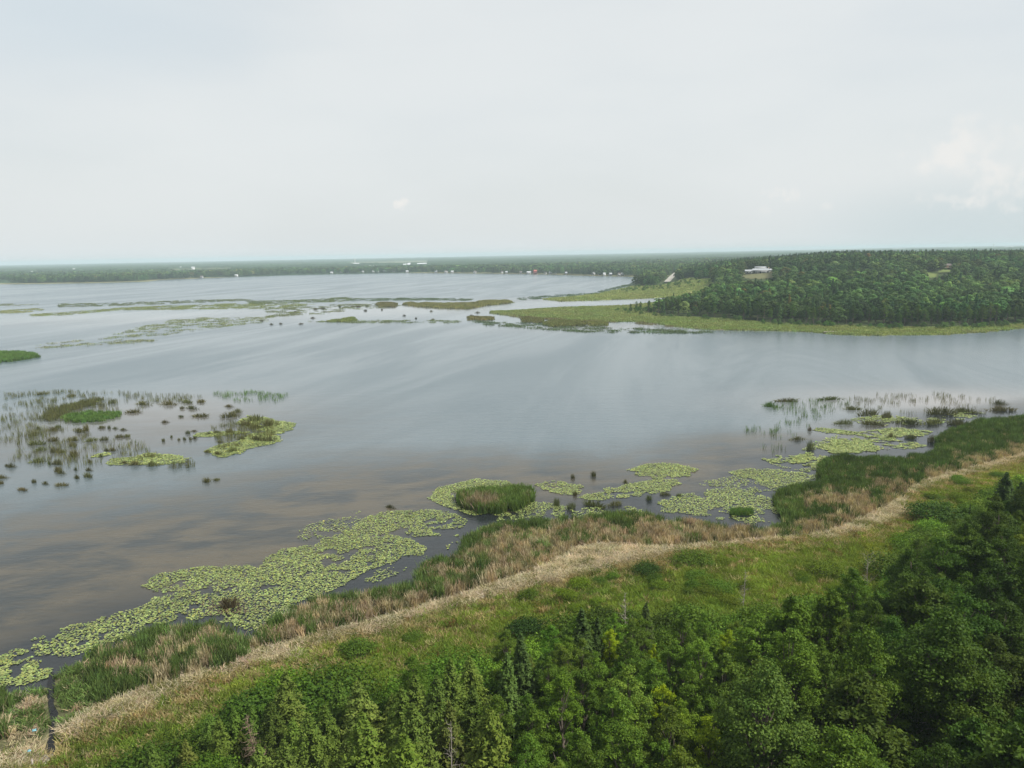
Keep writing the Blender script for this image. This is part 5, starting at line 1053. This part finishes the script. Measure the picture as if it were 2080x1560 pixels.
def build_shore_houses():
    mats = {'w': (M_wall, M_droof), 'W': (M_wall, M_wroof), 'r': (M_red, M_red), 't': (M_tan, M_droof), 'g': (M_grey, M_roof)}
    H = [(372, 565.5, 5, 'w'), (385, 564.5, 5, 't'), (410, 566, 5, 'w'), (480, 562, 6, 'W'), (588, 557, 4, 't'), (598, 557, 4, 'w'), (674, 557, 5, 'W'), (693, 556, 5, 'g'), (706, 555.5, 5, 'w'), (737, 555, 5, 'W'), (749, 554.5, 4, 'w'), (758, 554.5, 5, 'W'), (767, 554.5, 5, 'g'), (781, 554, 5, 'g'), (800, 553.5, 5, 'w'), (827, 554.5, 5, 'W'), (847, 552.5, 4, 'W'), (862, 551.5, 7, 'W'), (886, 555, 5, 'g'),
         (906, 554.5, 5, 'w'), (919, 555.5, 5, 'W'), (965, 556, 5, 'w'), (1008, 553.5, 4, 'W'), (1020, 556.5, 4, 'w'), (1029, 556.5, 4, 'W'), (1058, 556.5, 5, 'w'), (1075, 556.5, 9, 'W'), (1087, 556.5, 7, 'r'), (1108, 557, 5, 'w'), (1118, 557.5, 5, 'g'), (1128, 556.5, 5, 'W'), (1150, 558.5, 4, 'g'), (1205, 559, 8, 'W'), (1219, 559, 6, 'g'), (1228, 561, 4, 'W'), (1240, 561, 5, 'g'), (1258, 561, 5, 'w'), (1265, 560.5, 5, 'W')]
    items = []; ORDW = ORD
    order = sorted(range(len(H)), key=lambda i: H[i][0]); barn = [i for i in order if H[i][3] == 'r'][0]; bi = order.index(barn)
    nm = {'w': 'dark-roofed white cottage', 'W': 'bright white cottage', 't': 'tan cottage', 'g': 'grey cottage'}
    cnt = {}
    for dirn, seq in (('toward the open end', order[bi-1::-1]), ('toward the meadow end', order[bi+1:])):
        for i in seq:
            k = (H[i][3], dirn); cnt[k] = cnt.get(k, 0)+1; items.append((i, '%s on the far shore, %s from the red building %s' % (nm[H[i][3]], ORD[min(cnt[k]-1, 19)], dirn)))
    lab = dict(items); lab[barn] = 'tall red building on the far shore beside a long white one'
    for i, (px, py, wd, kd) in enumerate(H):
        p = at(px, py, .4); s0 = float(land(p[:1], p[1:])[0])
        d = p/np.hypot(*p)
        for _ in range(60):
            if float(land(p[:1], p[1:])[0]) > 7: break
            p = p+d*2.5
        z = float(height(p[:1], p[1:])[0]); D = np.hypot(*p); e = bpy.data.objects.new('lake_cottage', None); COL.objects.link(e); e.location = (p[0], p[1], z-.2); e.rotation_euler = (0, 0, random.uniform(-.4, .4)-math.atan2(p[0], p[1])*.8)
        L_ = .92*wd*D/F; mw, mr = mats[kd]; hh = 3.4 if kd != 'r' else 5.5
        w = MB(); r = MB(); gable(w, r, -L_/2, L_/2, -3.2, 3.2, 0, hh, 2.0 if kd != 'r' else 2.6, .4); link('wall', w.mesh('wall', mw), e); link('roof', r.mesh('roof', mr), e)
        if wd >= 5:
            for q in (-.25, .25): window(e, q*L_, -3.2, 1.8, 1.2, 1.2)
        e['label'] = lab[i]; e['category'] = 'cottage' if kd != 'r' else 'building'; e['group'] = 'buildings along the far lake shore'
    big = [(723, 535, 'low white shed row far off beside a pale tower', 16, 9, 12), (757, 538.5, 'long pale greenhouse row far beyond the lake', 24, 7, 12), (826, 535.5, 'low pale end of the far white factory', 18, 7, 14), (831, 534.6, 'small bright block in the far white factory', 7, 11, 14), (857, 534.5, 'long white factory far beyond the lake', 24, 10, 16), (1825, 507.2, 'long pale shed glimpsed over the hill trees', 26, 8, 20), (2050, 502.6, 'white warehouse near the horizon by the pale water tower', 17, 8, 20),
           (65, 551, 'small white barn far behind the outer shore', 4, 6, 8), (150, 546, 'white barn in the fields behind the outer shore', 5, 6, 8), (367, 542, 'white house far behind the outer shore fields', 3, 5, 6), (392, 542.5, 'pale farm sheds beside the long pale field', 8, 5, 8)]
    for px, py, lab_, wd, hh, dp in big:
        zt = 15.0; p = at(px, py, zt); D = np.hypot(*p); z = float(height(p[:1], p[1:])[0])
        e = bpy.data.objects.new('warehouse' if wd > 9 else 'barn', None); COL.objects.link(e); e.location = (p[0], p[1], z); e.rotation_euler = (0, 0, -math.atan2(p[0], p[1])); L_ = .75*wd*D/F
        w = MB(); r = MB(); gable(w, r, -L_/2, L_/2, -dp/2, dp/2, 0, 9+hh*.2, 3, .6); link('wall', w.mesh('wall', M_wall), e); link('roof', r.mesh('roof', M_wroof), e)
        m = MB(); m.box(-L_*.1, L_*.1, -dp/2-.2, -dp/2-.02, .1, 5); link('door', m.mesh('door', M_grey), e); e['label'] = lab_; e['category'] = 'warehouse' if wd > 9 else 'barn'
    # towers
    for px, py, lab_, D in ((2018, 500, 'pale water tower on the horizon beside a white warehouse', 6500.), (721, 533, 'slim pale tower beside the far white shed row', 4200.)):
        d = pix_dir(px, py); p = d[:2]/np.hypot(*d[:2])*D; z = float(height(p[:1], p[1:])[0]); e = bpy.data.objects.new('water_tower', None); COL.objects.link(e); e.location = (p[0], p[1], z)
        ht = 40 if px > 1000 else 30; m = MB(); m.tube([(0, 0, 0), (0, 0, ht*.7)], [2.2, 1.6], 10); link('leg', m.mesh('leg', M_wall), e)
        m = MB(); zz = np.linspace(0, 1, 7); m.tube([(0, 0, ht*(.68+.3*t)) for t in zz], [.5+(5.5 if px > 1000 else 3)*math.sin(math.pi*min(max(t, .06), .94)) for t in zz], 12); link('tank', m.mesh('tank', M_wall, True), e); e['label'] = lab_; e['category'] = 'water tower'
build_shore_houses()

# ------------------------------------------------------------------ small things by the ditch
def build_small():
    def scrap(px, py, s, lab):
        p = at(px, py, .9); r = np.random.default_rng(int(px)); n = 6; gx, gy = np.meshgrid(np.linspace(-1, 1, n), np.linspace(-1, 1, n)); V = np.stack([gx.ravel()*s*(1+.2*r.normal(size=36)), gy.ravel()*s*.7*(1+.2*r.normal(size=36)), .12*s*r.normal(size=36)+.1*s*np.cos(gx.ravel()*3)], 1)
        i, j = np.meshgrid(range(n-1), range(n-1)); q = (i*n+j).ravel(); me = mesh_np('plastic_scrap', V, np.stack([q, q+1, q+n+1, q+n], 1), None, M_blue, True)
        o = link('plastic_scrap', me, category='litter', label=lab); o.location = (p[0], p[1], 1.0); o.rotation_euler = (.4, .1, .5)
        md = o.modifiers.new('thickness', 'SOLIDIFY'); md.thickness = .02
    scrap(70, 1485, .15, 'larger pale blue plastic scrap caught in dead cattails by the ditch'); scrap(60, 1527, .13, 'smaller pale blue plastic scrap nearer the plank by the ditch')
    p = at(87, 1552, .3); z = float(height(p[:1], p[1:])[0]); e = bpy.data.objects.new('plank_crossing', None); COL.objects.link(e); e.location = (p[0], p[1], z+.25); e.rotation_euler = (0, 0, .1)
    for k in range(3): m = MB(); m.box(-.42+.29*k, -.16+.29*k, -1.1, 1.0, .0, .06); link('plank', m.mesh('plank', M_dead), e)
    m = MB(); m.box(-.55, -.43, -.6, -.48, -.5, .75); link('post', m.mesh('post', M_dead), e)
    e['label'] = 'weathered grey plank crossing with a post at the ditch end'; e['category'] = 'footbridge'
    p = at(1690, 675.5, .3); lg = MB(); lg.tube([(-4, 0, .35), (-1, .2, .4), (2, 0, .3), (4.2, -.3, .25)], [.3, .28, .22, .1], 7); lg.tube([(0, 0, .4), (1.2, .9, .9)], [.1, .03], 5); o = link('fallen_log', lg.mesh('fallen_log', M_dead, True), category='log', label='pale fallen log on the bank below the far wood'); o.location = (p[0], p[1], float(height(p[:1], p[1:])[0]))
build_small()

# ------------------------------------------------------------------ the air
def build_haze():
    mb = MB(); mb.box(-15500, 15500, -400, 15500, -4, 62); m, nt, out = new_mat('haze')
    v = N(nt, 'ShaderNodeVolumePrincipled'); v.inputs['Color'].default_value = (.60, .73, .80, 1); v.inputs['Density'].default_value = .00014; v.inputs['Anisotropy'].default_value = .0
    nt.links.new(v.outputs[0], out.inputs['Volume']); link('haze', mb.mesh('haze', m), kind='stuff', label='thin pale summer haze over the lake')
build_haze()
